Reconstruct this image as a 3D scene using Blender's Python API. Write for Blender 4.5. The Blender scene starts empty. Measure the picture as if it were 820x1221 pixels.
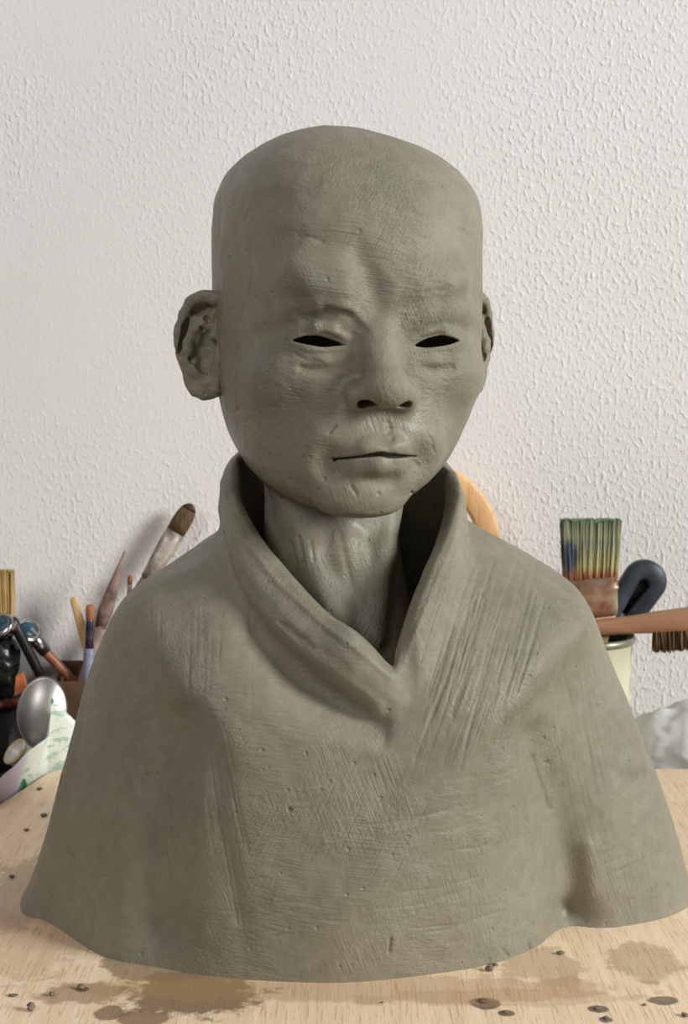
import bpy, math
import numpy as np
from mathutils import Vector, Matrix

# ------------------------------------------------------------------ camera
sc = bpy.context.scene
col = sc.collection
FPX, CX, CY = 1763.0, 410.0, 610.5
PITCH = math.radians(6.0)
CAM = np.array([0.0, -0.86, 0.3315])
cam_d = bpy.data.cameras.new('camera')
cam_d.sensor_fit = 'VERTICAL'
cam_d.sensor_height = 24.0
cam_d.lens = FPX * 24.0 / 1221.0
cam_d.clip_start = 0.02
cam_d.dof.use_dof = True
cam_d.dof.focus_distance = 0.80
cam_d.dof.aperture_fstop = cam_d.lens / 2.6
cam = bpy.data.objects.new('camera', cam_d)
cam.location = CAM
cam.rotation_euler = (math.radians(90) - PITCH, 0, 0)
col.objects.link(cam)
sc.camera = cam

# ------------------------------------------------------------------ light
sc.view_settings.view_transform = 'Standard'
sc.view_settings.look = 'None'
sc.view_settings.gamma = 1.0
sc.view_settings.use_curve_mapping = False
sc.view_settings.exposure = 0.12

world = bpy.data.worlds.new('room_ambient')
sc.world = world
world.use_nodes = True
world.node_tree.nodes['Background'].inputs[0].default_value = (1.0, 0.95, 0.92, 1)
world.node_tree.nodes['Background'].inputs[1].default_value = 0.11


def area_light(name, loc, target, sx, sy, power, color):
    l = bpy.data.lights.new(name, 'AREA')
    l.shape = 'RECTANGLE'
    l.size, l.size_y = sx, sy
    l.energy = power
    l.color = color
    o = bpy.data.objects.new(name, l)
    o.location = loc
    d = Vector(target) - Vector(loc)
    o.rotation_euler = d.to_track_quat('-Z', 'Y').to_euler()
    col.objects.link(o)
    return o


area_light('window_daylight', (3.9, -1.95, 1.70), (0.0, 0.1, 0.25), 1.2, 1.5, 228, (1.0, 1.0, 0.98))
area_light('room_fill', (-1.3, -1.9, 1.6), (0.0, 0.1, 0.25), 0.9, 0.9, 20, (1.0, 0.94, 0.92))  # added soft fill from the front left, in place of room bounce

# ------------------------------------------------------------------ helpers
cp, sp = math.cos(PITCH), math.sin(PITCH)


def ray(u, v):
    a, b = (u - CX) / FPX, (CY - v) / FPX
    return np.array([a, cp + b * sp, -sp + b * cp])


def at_y(u, v, y):
    """point on the vertical plane y seen at pixel (u, v)"""
    d = ray(u, v)
    return CAM + d * ((y - CAM[1]) / d[1])


def at_z(u, v, z):
    """point on the horizontal plane z seen at pixel (u, v)"""
    d = ray(u, v)
    return CAM + d * ((z - CAM[2]) / d[2])


def project(P):
    q = P - CAM
    fw = q[:, 1] * cp - q[:, 2] * sp
    up = q[:, 1] * sp + q[:, 2] * cp
    return CX + FPX * q[:, 0] / fw, CY - FPX * up / fw


def tag(o, label=None, cat=None, group=None, kind=None):
    if label: o['label'] = label
    if cat: o['category'] = cat
    if group: o['group'] = group
    if kind: o['kind'] = kind
    return o


def link(name, me, mat=None, parent=None, smooth=True):
    o = bpy.data.objects.new(name, me)
    col.objects.link(o)
    if mat and not me.materials:
        me.materials.append(mat)
    if parent:
        o.parent = parent
    if smooth:
        me.polygons.foreach_set('use_smooth', [True] * len(me.polygons))
    return o


def empty(name, loc=(0, 0, 0), rot=(0, 0, 0)):
    o = bpy.data.objects.new(name, None)
    o.empty_display_size = 0.02
    o.location = loc
    o.rotation_euler = rot
    col.objects.link(o)
    return o


def mesh_np(name, V, F):
    """V (n,3) float, F (m,4) int"""
    me = bpy.data.meshes.new(name)
    V = np.ascontiguousarray(V, dtype=np.float32)
    F = np.ascontiguousarray(F, dtype=np.int32)
    k = F.shape[1]
    me.vertices.add(len(V))
    me.vertices.foreach_set('co', V.ravel())
    me.loops.add(F.size)
    me.loops.foreach_set('vertex_index', F.ravel())
    me.polygons.add(len(F))
    me.polygons.foreach_set('loop_start', np.arange(len(F), dtype=np.int32) * k)
    me.update(calc_edges=True)
    me.validate()
    return me


def mesh_py(name, V, F):
    me = bpy.data.meshes.new(name)
    me.from_pydata([tuple(map(float, v)) for v in V], [], [tuple(int(i) for i in f) for f in F])
    me.update()
    return me


def noise3(P, scale, seed=0):
    """cheap smooth value noise in [-1,1] for (n,3) points"""
    q = P * scale + seed * 17.31
    i = np.floor(q).astype(np.int64)
    f = q - i
    f = f * f * (3 - 2 * f)
    out = np.zeros(len(P))
    for dx in (0, 1):
        for dy in (0, 1):
            for dz in (0, 1):
                n = (i[:, 0] + dx) * 374761393 + (i[:, 1] + dy) * 668265263 + (i[:, 2] + dz) * 2147483647 + seed * 974711
                n = (n ^ (n >> 13)) * 1274126177
                n = n ^ (n >> 16)
                h = (n & 0xffff) / 32767.5 - 1.0
                w = (f[:, 0] if dx else 1 - f[:, 0]) * (f[:, 1] if dy else 1 - f[:, 1]) * (f[:, 2] if dz else 1 - f[:, 2])
                out += h * w
    return out


# ------------------------------------------------------------------ materials
def new_mat(name):
    m = bpy.data.materials.new(name)
    m.use_nodes = True
    nt = m.node_tree
    return m, nt, nt.nodes, nt.links, nt.nodes['Principled BSDF']


def N(ns, kind, **kw):
    n = ns.new(kind)
    for k, v in kw.items():
        if k in n.inputs.keys():
            n.inputs[k].default_value = v
        else:
            setattr(n, k, v)
    return n


def coords(ns, ls, scale=(1, 1, 1), rot=(0, 0, 0), kind='Object'):
    tc = N(ns, 'ShaderNodeTexCoord')
    mp = N(ns, 'ShaderNodeMapping')
    mp.inputs['Scale'].default_value = scale
    mp.inputs['Rotation'].default_value = rot
    ls.new(tc.outputs[kind], mp.inputs[0])
    return mp.outputs[0]


def ramp(ns, ls, fac, stops):
    r = N(ns, 'ShaderNodeValToRGB')
    e = r.color_ramp.elements
    while len(e) > 1:
        e.remove(e[0])
    e[0].position, e[0].color = stops[0][0], tuple(stops[0][1]) + (1,) if len(stops[0][1]) == 3 else stops[0][1]
    for p, c in stops[1:]:
        x = e.new(p)
        x.color = tuple(c) + (1,)
    ls.new(fac, r.inputs[0])
    return r.outputs[0]


def mathn(ns, ls, op, a, b=None, clamp=False):
    m = N(ns, 'ShaderNodeMath', operation=op)
    m.use_clamp = clamp
    for i, x in enumerate((a, b)):
        if x is None:
            continue
        if isinstance(x, (int, float)):
            m.inputs[i].default_value = x
        else:
            ls.new(x, m.inputs[i])
    return m.outputs[0]


def mixc(ns, ls, fac, a, b, blend='MIX'):
    m = N(ns, 'ShaderNodeMix', data_type='RGBA', blend_type=blend)
    for i, x in ((0, fac), (6, a), (7, b)):
        if isinstance(x, (int, float)):
            m.inputs[i].default_value = x
        elif isinstance(x, tuple):
            m.inputs[i].default_value = x + (1,)
        else:
            ls.new(x, m.inputs[i])
    return m.outputs[2]


def srgb(r, g, b):
    f = lambda c: (c / 255 / 12.92) if c <= 10 else ((c / 255 + 0.055) / 1.055) ** 2.4
    return (f(r), f(g), f(b))


def simple(name, c, rough=0.6, metal=0.0, spec=0.5, var=0.12, scale=60, bump=0.0, bscale=200, stretch=(1, 1, 1), c2=None):
    m, nt, ns, ls, b = new_mat(name)
    b.inputs['Roughness'].default_value = rough
    b.inputs['Metallic'].default_value = metal
    b.inputs['Specular IOR Level'].default_value = spec
    v = coords(ns, ls, stretch)
    n = N(ns, 'ShaderNodeTexNoise', Scale=scale, Detail=4.0)
    ls.new(v, n.inputs['Vector'])
    c2 = c2 or tuple(x * (1 - 3 * var) for x in c)
    ls.new(ramp(ns, ls, n.outputs[0], [(0.35, c2), (0.65, c)]), b.inputs['Base Color'])
    if bump:
        n2 = N(ns, 'ShaderNodeTexNoise', Scale=bscale, Detail=3.0)
        ls.new(v, n2.inputs['Vector'])
        bp = N(ns, 'ShaderNodeBump', Strength=bump, Distance=0.001)
        ls.new(n2.outputs[0], bp.inputs['Height'])
        ls.new(bp.outputs[0], b.inputs['Normal'])
    return m


def clay_material():
    m, nt, ns, ls, b = new_mat('wet_grey_clay')
    v = coords(ns, ls)
    # colour: grey-olive, drier and browner in patches, cooler where wet
    n1 = N(ns, 'ShaderNodeTexNoise', Scale=14.0, Detail=5.0, Roughness=0.6)
    ls.new(v, n1.inputs['Vector'])
    c1 = ramp(ns, ls, n1.outputs[0], [(0.30, srgb(118, 116, 101)), (0.50, srgb(130, 125, 106)), (0.70, srgb(137, 133, 116))])
    n2 = N(ns, 'ShaderNodeTexNoise', Scale=130.0, Detail=4.0)
    ls.new(v, n2.inputs['Vector'])
    c2 = mixc(ns, ls, 0.10, c1, ramp(ns, ls, n2.outputs[0], [(0.3, (0.10, 0.10, 0.08)), (0.7, (0.45, 0.43, 0.36))]))
    ls.new(c2, b.inputs['Base Color'])
    n3 = N(ns, 'ShaderNodeTexNoise', Scale=22.0, Detail=3.0)
    ls.new(v, n3.inputs['Vector'])
    rr = N(ns, 'ShaderNodeMapRange')
    rr.inputs[1].default_value, rr.inputs[2].default_value = 0.3, 0.7
    rr.inputs[3].default_value, rr.inputs[4].default_value = 0.66, 0.36
    ls.new(n3.outputs[0], rr.inputs[0])
    ls.new(rr.outputs[0], b.inputs['Roughness'])
    b.inputs['Specular IOR Level'].default_value = 0.42
    # brush streaks: stretched noise in three directions, each in its own patches
    h = None
    for k, (rot, st) in enumerate((((0, 0.35, 0), (260, 260, 14)), ((0, 1.45, 0.2), (240, 240, 12)), ((0, -0.5, 0), (300, 300, 16)))):
        vv = coords(ns, ls, (1, 1, 1), rot)
        mp = N(ns, 'ShaderNodeMapping')
        mp.inputs['Scale'].default_value = st
        ls.new(vv, mp.inputs[0])
        s = N(ns, 'ShaderNodeTexNoise', Scale=2.2, Detail=4.0, Roughness=0.65)
        ls.new(mp.outputs[0], s.inputs['Vector'])
        pm = N(ns, 'ShaderNodeTexNoise', Scale=16.0, Detail=2.0)
        off = N(ns, 'ShaderNodeMapping')
        off.inputs['Location'].default_value = (k * 3.7, k * 1.3, k * 5.1)
        ls.new(v, off.inputs[0])
        ls.new(off.outputs[0], pm.inputs['Vector'])
        mask = N(ns, 'ShaderNodeMapRange', interpolation_type='SMOOTHSTEP')
        mask.inputs[1].default_value, mask.inputs[2].default_value = 0.45, 0.62
        ls.new(pm.outputs[0], mask.inputs[0])
        t = mathn(ns, ls, 'MULTIPLY', s.outputs[0], mask.outputs[0])
        h = t if h is None else mathn(ns, ls, 'ADD', h, t)
    lump = N(ns, 'ShaderNodeTexNoise', Scale=90.0, Detail=4.0, Roughness=0.6)
    ls.new(v, lump.inputs['Vector'])
    h = mathn(ns, ls, 'ADD', h, mathn(ns, ls, 'MULTIPLY', lump.outputs[0], 0.9))
    # little pits
    vo = N(ns, 'ShaderNodeTexVoronoi', Scale=75.0)
    ls.new(v, vo.inputs['Vector'])
    pit = N(ns, 'ShaderNodeMapRange', interpolation_type='SMOOTHSTEP')
    pit.inputs[1].default_value, pit.inputs[2].default_value = 0.05, 0.11
    pit.inputs[3].default_value, pit.inputs[4].default_value = -0.6, 0.0
    ls.new(vo.outputs['Distance'], pit.inputs[0])
    h = mathn(ns, ls, 'ADD', h, pit.outputs[0])
    bp = N(ns, 'ShaderNodeBump', Strength=0.75, Distance=0.0012)
    ls.new(h, bp.inputs['Height'])
    ls.new(bp.outputs[0], b.inputs['Normal'])
    return m


def wall_material():
    m, nt, ns, ls, b = new_mat('white_stucco')
    v = coords(ns, ls, (1, 1, 0.62))
    n1 = N(ns, 'ShaderNodeTexNoise', Scale=2.5, Detail=4.0)
    ls.new(v, n1.inputs['Vector'])
    ls.new(ramp(ns, ls, n1.outputs[0], [(0.3, srgb(222, 219, 217)), (0.7, srgb(230, 228, 226))]), b.inputs['Base Color'])
    b.inputs['Roughness'].default_value = 0.62
    b.inputs['Specular IOR Level'].default_value = 0.35
    n2 = N(ns, 'ShaderNodeTexNoise', Scale=300.0, Detail=2.0, Roughness=0.5)
    ls.new(v, n2.inputs['Vector'])
    s2 = N(ns, 'ShaderNodeMapRange', interpolation_type='SMOOTHSTEP')
    s2.inputs[1].default_value, s2.inputs[2].default_value = 0.46, 0.80
    ls.new(n2.outputs[0], s2.inputs[0])
    # rougher to the right, nearly trowelled smooth to the left, in drifts
    sep = N(ns, 'ShaderNodeSeparateXYZ')
    ls.new(coords(ns, ls), sep.inputs[0])
    n3 = N(ns, 'ShaderNodeTexNoise', Scale=7.0, Detail=3.0)
    ls.new(v, n3.inputs['Vector'])
    k = mathn(ns, ls, 'ADD', mathn(ns, ls, 'MULTIPLY', sep.outputs[0], 0.9), mathn(ns, ls, 'MULTIPLY', n3.outputs[0], 1.6))
    mk = N(ns, 'ShaderNodeMapRange', interpolation_type='SMOOTHSTEP')
    mk.inputs[1].default_value, mk.inputs[2].default_value = 0.35, 1.05
    mk.inputs[3].default_value, mk.inputs[4].default_value = 0.14, 1.0
    ls.new(k, mk.inputs[0])
    h = mathn(ns, ls, 'MULTIPLY', s2.outputs[0], mk.outputs[0])
    n4 = N(ns, 'ShaderNodeTexNoise', Scale=45.0, Detail=2.0)
    ls.new(v, n4.inputs['Vector'])
    h = mathn(ns, ls, 'ADD', h, mathn(ns, ls, 'MULTIPLY', n4.outputs[0], 0.35))
    bp = N(ns, 'ShaderNodeBump', Strength=0.65, Distance=0.0013)
    ls.new(h, bp.inputs['Height'])
    ls.new(bp.outputs[0], b.inputs['Normal'])
    return m


def wood_material(name, light, dark, pore, axis_scale=(60, 3.0, 60), rough=0.55, stains=()):
    m, nt, ns, ls, b = new_mat(name)
    v = coords(ns, ls, axis_scale)
    n1 = N(ns, 'ShaderNodeTexNoise', Scale=1.0, Detail=5.0, Roughness=0.6, Distortion=0.4)
    ls.new(v, n1.inputs['Vector'])
    c = ramp(ns, ls, n1.outputs[0], [(0.32, dark), (0.5, tuple((a + d) / 2 for a, d in zip(light, dark))), (0.66, light)])
    v2 = coords(ns, ls, tuple(a * s for a, s in zip(axis_scale, (6, 5, 6))))
    n2 = N(ns, 'ShaderNodeTexNoise', Scale=1.0, Detail=2.0)
    ls.new(v2, n2.inputs['Vector'])
    pm = N(ns, 'ShaderNodeMapRange', interpolation_type='SMOOTHSTEP')
    pm.inputs[1].default_value, pm.inputs[2].default_value = 0.56, 0.66
    pm.inputs[3].default_value, pm.inputs[4].default_value = 0.0, 0.55
    ls.new(n2.outputs[0], pm.inputs[0])
    c = mixc(ns, ls, pm.outputs[0], c, pore)
    rough_in = None
    if stains:
        wv = coords(ns, ls)
        wn = N(ns, 'ShaderNodeTexNoise', Scale=38.0, Detail=5.0, Roughness=0.65)
        ls.new(wv, wn.inputs['Vector'])
        wob = mathn(ns, ls, 'MULTIPLY', mathn(ns, ls, 'SUBTRACT', wn.outputs[0], 0.5), 2.2)
        sep = N(ns, 'ShaderNodeSeparateXYZ')
        ls.new(wv, sep.inputs[0])
        for (x, y, rx, ry, amt, sc_) in stains:
            dx = mathn(ns, ls, 'DIVIDE', mathn(ns, ls, 'SUBTRACT', sep.outputs[0], x), rx)
            dy = mathn(ns, ls, 'DIVIDE', mathn(ns, ls, 'SUBTRACT', sep.outputs[1], y), ry)
            r = mathn(ns, ls, 'SQRT', mathn(ns, ls, 'ADD', mathn(ns, ls, 'MULTIPLY', dx, dx), mathn(ns, ls, 'MULTIPLY', dy, dy)))
            r = mathn(ns, ls, 'ADD', r, wob)
            mk = N(ns, 'ShaderNodeMapRange', interpolation_type='SMOOTHSTEP')
            mk.inputs[1].default_value, mk.inputs[2].default_value = 0.85, 1.15
            mk.inputs[3].default_value, mk.inputs[4].default_value = amt, 0.0
            ls.new(r, mk.inputs[0])
            c = mixc(ns, ls, mk.outputs[0], c, sc_)
    ls.new(c, b.inputs['Base Color'])
    b.inputs['Roughness'].default_value = rough
    bp = N(ns, 'ShaderNodeBump', Strength=0.25, Distance=0.0006)
    ls.new(n2.outputs[0], bp.inputs['Height'])
    ls.new(bp.outputs[0], b.inputs['Normal'])
    return m


CLAY = clay_material()

# ------------------------------------------------------------------ room shell
WALL_Y = 0.42
TABLE_Z = -0.030
def box_mesh(name, x0, x1, y0, y1, z0, z1):
    V = [(x, y, z) for z in (z0, z1) for y in (y0, y1) for x in (x0, x1)]
    F = [(0, 2, 3, 1), (4, 5, 7, 6), (0, 1, 5, 4), (1, 3, 7, 5), (3, 2, 6, 7), (2, 0, 4, 6)]
    return mesh_py(name, V, F)


wall = link('wall_back', box_mesh('wall_back', -2.2, 2.2, WALL_Y, WALL_Y + 0.12, -0.80, 1.75), wall_material(), smooth=False)
tag(wall, 'white stucco wall behind the workbench', kind='structure')
fl = link('floor', box_mesh('floor', -2.2, 2.2, -2.4, WALL_Y, -0.84, -0.80), simple('floor_screed', srgb(150, 140, 128), 0.6), smooth=False)
tag(fl, 'grey floor under the workbench', kind='structure')

tb = empty('workbench', (0, 0, TABLE_Z))
tag(tb, 'dark brown workbench standing against the white wall', 'workbench')
bench_mat = wood_material('dark_bench_wood', srgb(92, 74, 58), srgb(64, 50, 40), (0.02, 0.015, 0.01), (3, 60, 60))
link('bench_top', box_mesh('bench_top', -0.95, 0.95, -0.22, WALL_Y - 0.002, -0.035, 0.0), bench_mat, tb, False)
for lx in (-0.88, 0.88):
    for ly in (-0.15, 0.35):
        link('leg', box_mesh('leg', lx - 0.035, lx + 0.035, ly - 0.035, ly + 0.035, -0.80 - TABLE_Z, -0.035), bench_mat, tb, False)

# ------------------------------------------------------------------ modelling board
def fillet(poly, r, n=6):
    out = []
    L = len(poly)
    for i in range(L):
        p = np.array(poly[i], float)
        a = np.array(poly[i - 1], float) - p
        b = np.array(poly[(i + 1) % L], float) - p
        a /= np.linalg.norm(a)
        b /= np.linalg.norm(b)
        for k in range(n + 1):
            t = k / n
            q0, q1 = p + a * r, p + b * r
            out.append((1 - t) ** 2 * q0 + 2 * t * (1 - t) * p + t * t * q1)
    return out


def slab_mesh(name, poly, z0, z1, bev=0.0015):
    n = len(poly)
    poly = np.array(poly)
    c = poly.mean(0)
    d = c - poly
    ins = poly + d / np.linalg.norm(d, axis=1)[:, None] * bev
    V = [(*p, z0) for p in poly] + [(*p, z1 - bev) for p in poly] + [(*p, z1) for p in ins]
    F = [tuple(range(n))[::-1]]
    for k in (0, 1):
        for i in range(n):
            j = (i + 1) % n
            F.append((k * n + i, k * n + j, (k + 1) * n + j, (k + 1) * n + i))
    F.append(tuple(range(2 * n, 3 * n)))
    return mesh_py(name, V, F)


corner = at_z(66, 915, 0)
l2 = at_z(0, 958, 0)
ldir = (l2 - corner) / np.linalg.norm(l2 - corner)
lf = corner + ldir * ((corner[1] + 0.20) / -ldir[1])
poly = [(lf[0], lf[1]), (0.36, -0.20), (0.36, corner[1] - 0.004), (corner[0], corner[1])]
def gz(u, v):
    p = at_z(u, v, 0)
    return p[0], p[1]
MUD = srgb(134, 113, 84)
MUD2 = srgb(158, 131, 98)
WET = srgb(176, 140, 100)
st = []
for (u, v, ru, rv, amt, c_) in ((232, 1186, 72, 26, 0.92, MUD), (190, 1150, 70, 20, .75, MUD), (92, 1184, 44, 14, .7, MUD2), (130, 1208, 14, 8, .85, MUD), (180, 1215, 34, 9, .85, MUD),
                            (38, 1062, 62, 42, .55, MUD2), (30, 1120, 70, 40, .35, WET), (640, 1152, 48, 22, .45, MUD2), (765, 1146, 42, 24, .5, MUD2), (580, 1197, 15, 7, .95, srgb(110, 96, 80)),
                            (604, 1208, 9, 3.5, .9, srgb(110, 96, 80)), (712, 1203, 11, 4.5, .9, srgb(104, 92, 78)), (790, 1193, 17, 4.5, .9, srgb(108, 96, 80)), (722, 1216, 7, 3.5, .9, srgb(104, 92, 78)),
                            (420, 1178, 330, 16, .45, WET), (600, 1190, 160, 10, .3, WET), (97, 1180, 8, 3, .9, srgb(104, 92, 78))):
    x, y = gz(u, v)
    dist = (CAM[1] - y)
    s = FPX / np.linalg.norm(at_z(u, v, 0) - CAM)
    yy = abs(gz(u, v + rv)[1] - gz(u, v - rv)[1]) / 2
    st.append((x, y, ru / s, yy, amt, c_))
board = link('modelling_board', slab_mesh('modelling_board', fillet(poly, 0.022), TABLE_Z, 0.0),
             wood_material('pale_board_wood', srgb(246, 225, 194), srgb(234, 206, 171), srgb(192, 156, 118), (130, 8.0, 130), 0.5, st), smooth=False)
tag(board, 'pale wooden modelling board under the clay bust, spotted with mud', 'board')

# ------------------------------------------------------------------ sculpting kit: distance fields to mesh
def surface_nets(D, o, h):
    s = D < 0
    nx, ny, nz = D.shape
    cnt = np.zeros((nx - 1, ny - 1, nz - 1), np.int8)
    offs = [(i, j, k) for i in (0, 1) for j in (0, 1) for k in (0, 1)]
    for (i, j, k) in offs:
        cnt += s[i:nx - 1 + i, j:ny - 1 + j, k:nz - 1 + k]
    act = (cnt > 0) & (cnt < 8)
    I = np.stack(np.nonzero(act), 1)
    idx = np.full(cnt.shape, -1, np.int32)
    idx[act] = np.arange(len(I))
    val = {c: D[I[:, 0] + c[0], I[:, 1] + c[1], I[:, 2] + c[2]].astype(np.float64) for c in offs}
    acc = np.zeros((len(I), 3))
    num = np.zeros(len(I))
    for a in offs:
        for ax in range(3):
            if a[ax]:
                continue
            b = list(a)
            b[ax] = 1
            b = tuple(b)
            va, vb = val[a], val[b]
            m = (va < 0) != (vb < 0)
            t = np.where(m, va / np.where(m, va - vb, 1), 0)
            p = np.array(a, float)[None, :].repeat(len(I), 0)
            p[:, ax] += t
            acc += p * m[:, None]
            num += m
    V = o + (I + acc / num[:, None]) * h
    Q = []
    for ax in range(3):
        sl0 = [slice(None)] * 3
        sl1 = [slice(None)] * 3
        sl0[ax], sl1[ax] = slice(0, -1), slice(1, None)
        ch = s[tuple(sl0)] != s[tuple(sl1)]
        a, b = [(1, 2), (2, 0), (0, 1)][ax]
        E = np.stack(np.nonzero(ch), 1)
        ok = (E[:, a] > 0) & (E[:, b] > 0) & (E[:, a] < D.shape[a] - 1) & (E[:, b] < D.shape[b] - 1)
        E = E[ok]
        ea, eb = np.zeros(3, int), np.zeros(3, int)
        ea[a], eb[b] = 1, 1
        g = lambda X: idx[X[:, 0], X[:, 1], X[:, 2]]
        q = np.stack([g(E - ea - eb), g(E - eb), g(E), g(E - ea)], 1)
        inside = s[E[:, 0], E[:, 1], E[:, 2]]
        q[~inside] = q[~inside][:, ::-1]
        Q.append(q)
    return V, np.concatenate(Q)


class Field:
    def __init__(self, lo, hi, h):
        self.h = h
        self.lo = np.array(lo, float)
        n = np.ceil((np.array(hi, float) - self.lo) / h).astype(int) + 1
        self.ax = [(self.lo[i] + h * np.arange(n[i])).astype(np.float32) for i in range(3)]
        self.D = np.full(n, 1e3, np.float32)

    def grid(self, sl=(slice(None),) * 3):
        return (self.ax[0][sl[0]][:, None, None], self.ax[1][sl[1]][None, :, None], self.ax[2][sl[2]][None, None, :])

    def box(self, lo, hi):
        return tuple(slice(max(0, int((lo[i] - self.lo[i]) / self.h)), max(0, int((hi[i] - self.lo[i]) / self.h) + 2)) for i in range(3))

    def apply(self, fn, lo, hi, k, mode):
        sl = self.box(np.array(lo) - k - 3, np.array(hi) + k + 3)
        d = self.D[sl]
        e = fn(*self.grid(sl))
        if mode == 'add':
            hh = np.clip(0.5 + 0.5 * (d - e) / k, 0, 1)
            self.D[sl] = d * (1 - hh) + e * hh - k * hh * (1 - hh)
        else:
            hh = np.clip(0.5 - 0.5 * (d + e) / k, 0, 1)
            self.D[sl] = d * (1 - hh) - e * hh + k * hh * (1 - hh)

    def ell(self, c, r, k=4.0, mode='add', rx=0.0, ry=0.0, rz=0.0):
        """ellipsoid, rotated about its own axes (degrees)"""
        R = np.array(Matrix.Rotation(math.radians(rz), 3, 'Z') @ Matrix.Rotation(math.radians(ry), 3, 'Y') @ Matrix.Rotation(math.radians(rx), 3, 'X'))
        def fn(x, y, z):
            x, y, z = x - c[0], y - c[1], z - c[2]
            p = [R[0][i] * x + R[1][i] * y + R[2][i] * z for i in range(3)]
            q0 = np.sqrt(sum((p[i] / r[i]) ** 2 for i in range(3)))
            q1 = np.sqrt(sum((p[i] / r[i] ** 2) ** 2 for i in range(3))) + 1e-6
            return q0 * (q0 - 1) / q1
        m = max(r)
        self.apply(fn, [a - m for a in c], [a + m for a in c], k, mode)

    def caps(self, pts, rad, k=4.0, mode='add'):
        """tapered capsules along a polyline"""
        for (a, b), (ra, rb) in zip(zip(pts[:-1], pts[1:]), zip(rad[:-1], rad[1:])):
            a, b = np.array(a, float), np.array(b, float)
            ab = b - a
            L = ab @ ab + 1e-9
            def fn(x, y, z):
                t = np.clip(((x - a[0]) * ab[0] + (y - a[1]) * ab[1] + (z - a[2]) * ab[2]) / L, 0, 1)
                return np.sqrt((x - a[0] - t * ab[0]) ** 2 + (y - a[1] - t * ab[1]) ** 2 + (z - a[2] - t * ab[2]) ** 2) - (ra + t * (rb - ra))
            m = max(ra, rb)
            self.apply(fn, np.minimum(a, b) - m, np.maximum(a, b) + m, k, mode)

    def mesh(self):
        V, F = surface_nets(self.D, self.lo, self.h)
        for _ in range(2):       # settle the vertices on the surface
            q = (V - self.lo) / self.h
            q = np.clip(q, 0.01, np.array(self.D.shape) - 1.02)
            i = q.astype(int)
            f = q - i
            c = {}
            for a in (0, 1):
                for b in (0, 1):
                    for e in (0, 1):
                        c[a, b, e] = self.D[i[:, 0] + a, i[:, 1] + b, i[:, 2] + e].astype(float)
            x, y, z = f.T
            lerp = lambda p, q_, t: p + (q_ - p) * t
            d = lerp(lerp(lerp(c[0, 0, 0], c[1, 0, 0], x), lerp(c[0, 1, 0], c[1, 1, 0], x), y), lerp(lerp(c[0, 0, 1], c[1, 0, 1], x), lerp(c[0, 1, 1], c[1, 1, 1], x), y), z)
            gx = lerp(lerp(c[1, 0, 0] - c[0, 0, 0], c[1, 1, 0] - c[0, 1, 0], y), lerp(c[1, 0, 1] - c[0, 0, 1], c[1, 1, 1] - c[0, 1, 1], y), z)
            gy = lerp(lerp(c[0, 1, 0] - c[0, 0, 0], c[1, 1, 0] - c[1, 0, 0], x), lerp(c[0, 1, 1] - c[0, 0, 1], c[1, 1, 1] - c[1, 0, 1], x), z)
            gz_ = lerp(lerp(c[0, 0, 1] - c[0, 0, 0], c[1, 0, 1] - c[1, 0, 0], x), lerp(c[0, 1, 1] - c[0, 1, 0], c[1, 1, 1] - c[1, 1, 0], x), y)
            g = np.stack([gx, gy, gz_], 1) / self.h
            step = (d / ((g ** 2).sum(1) + 1e-3))[:, None] * g
            V = V - np.clip(step, -0.5 * self.h, 0.5 * self.h)
        return V, F


def normals(V, F):
    n = np.cross(V[F[:, 2]] - V[F[:, 0]], V[F[:, 3]] - V[F[:, 1]])
    out = np.zeros_like(V)
    for i in range(4):
        for a in range(3):
            out[:, a] += np.bincount(F[:, i], n[:, a], len(V))
    return out / (np.linalg.norm(out, axis=1)[:, None] + 1e-12)


def strokes(V, Nn, lst, ok=None):
    """press tool marks into a surface: each stroke is (pixel polyline on the front of the piece, width px, depth mm)"""
    u, v = project(V)
    front = ((CAM - V) * Nn).sum(1) > 0
    if ok is not None:
        front &= ok
    disp = np.zeros(len(V))
    for pts, w, dep in lst:
        pts = np.array(pts, float)
        if len(pts) == 1:
            pts = np.concatenate([pts, pts + 0.01])
        lo, hi = pts.min(0) - 3 * w, pts.max(0) + 3 * w
        ids = np.nonzero(front & (u > lo[0]) & (u < hi[0]) & (v > lo[1]) & (v < hi[1]))[0]
        if not len(ids):
            continue
        best = np.full(len(ids), 1e9)
        for a, b in zip(pts[:-1], pts[1:]):
            ab = b - a
            t = np.clip(((u[ids] - a[0]) * ab[0] + (v[ids] - a[1]) * ab[1]) / (ab @ ab + 1e-9), 0, 1)
            best = np.minimum(best, np.hypot(u[ids] - a[0] - t * ab[0], v[ids] - a[1] - t * ab[1]))
        disp[ids] -= dep * 0.001 * np.exp(-(best / w) ** 2)
    return V + Nn * disp[:, None]


# ------------------------------------------------------------------ clay bust: head
bust = empty('clay_bust', (0, 0, 0))
tag(bust, 'grey wet clay bust of a bald person in a high-collared robe on the wooden board', 'sculpture')

HEAD_O = np.array([0.002, 0.004, 0.3395])
YAW, TILT = math.radians(11.6), math.radians(0.0)
# head space in mm: x = picture right, y = forward, z = up
R_head = np.array(Matrix.Rotation(YAW, 3, 'Z')) @ np.array([[1, 0, 0], [0, -1, 0], [0, 0, 1]])


def head_to_world(V):
    return HEAD_O + (V @ R_head.T) * 0.001


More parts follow.
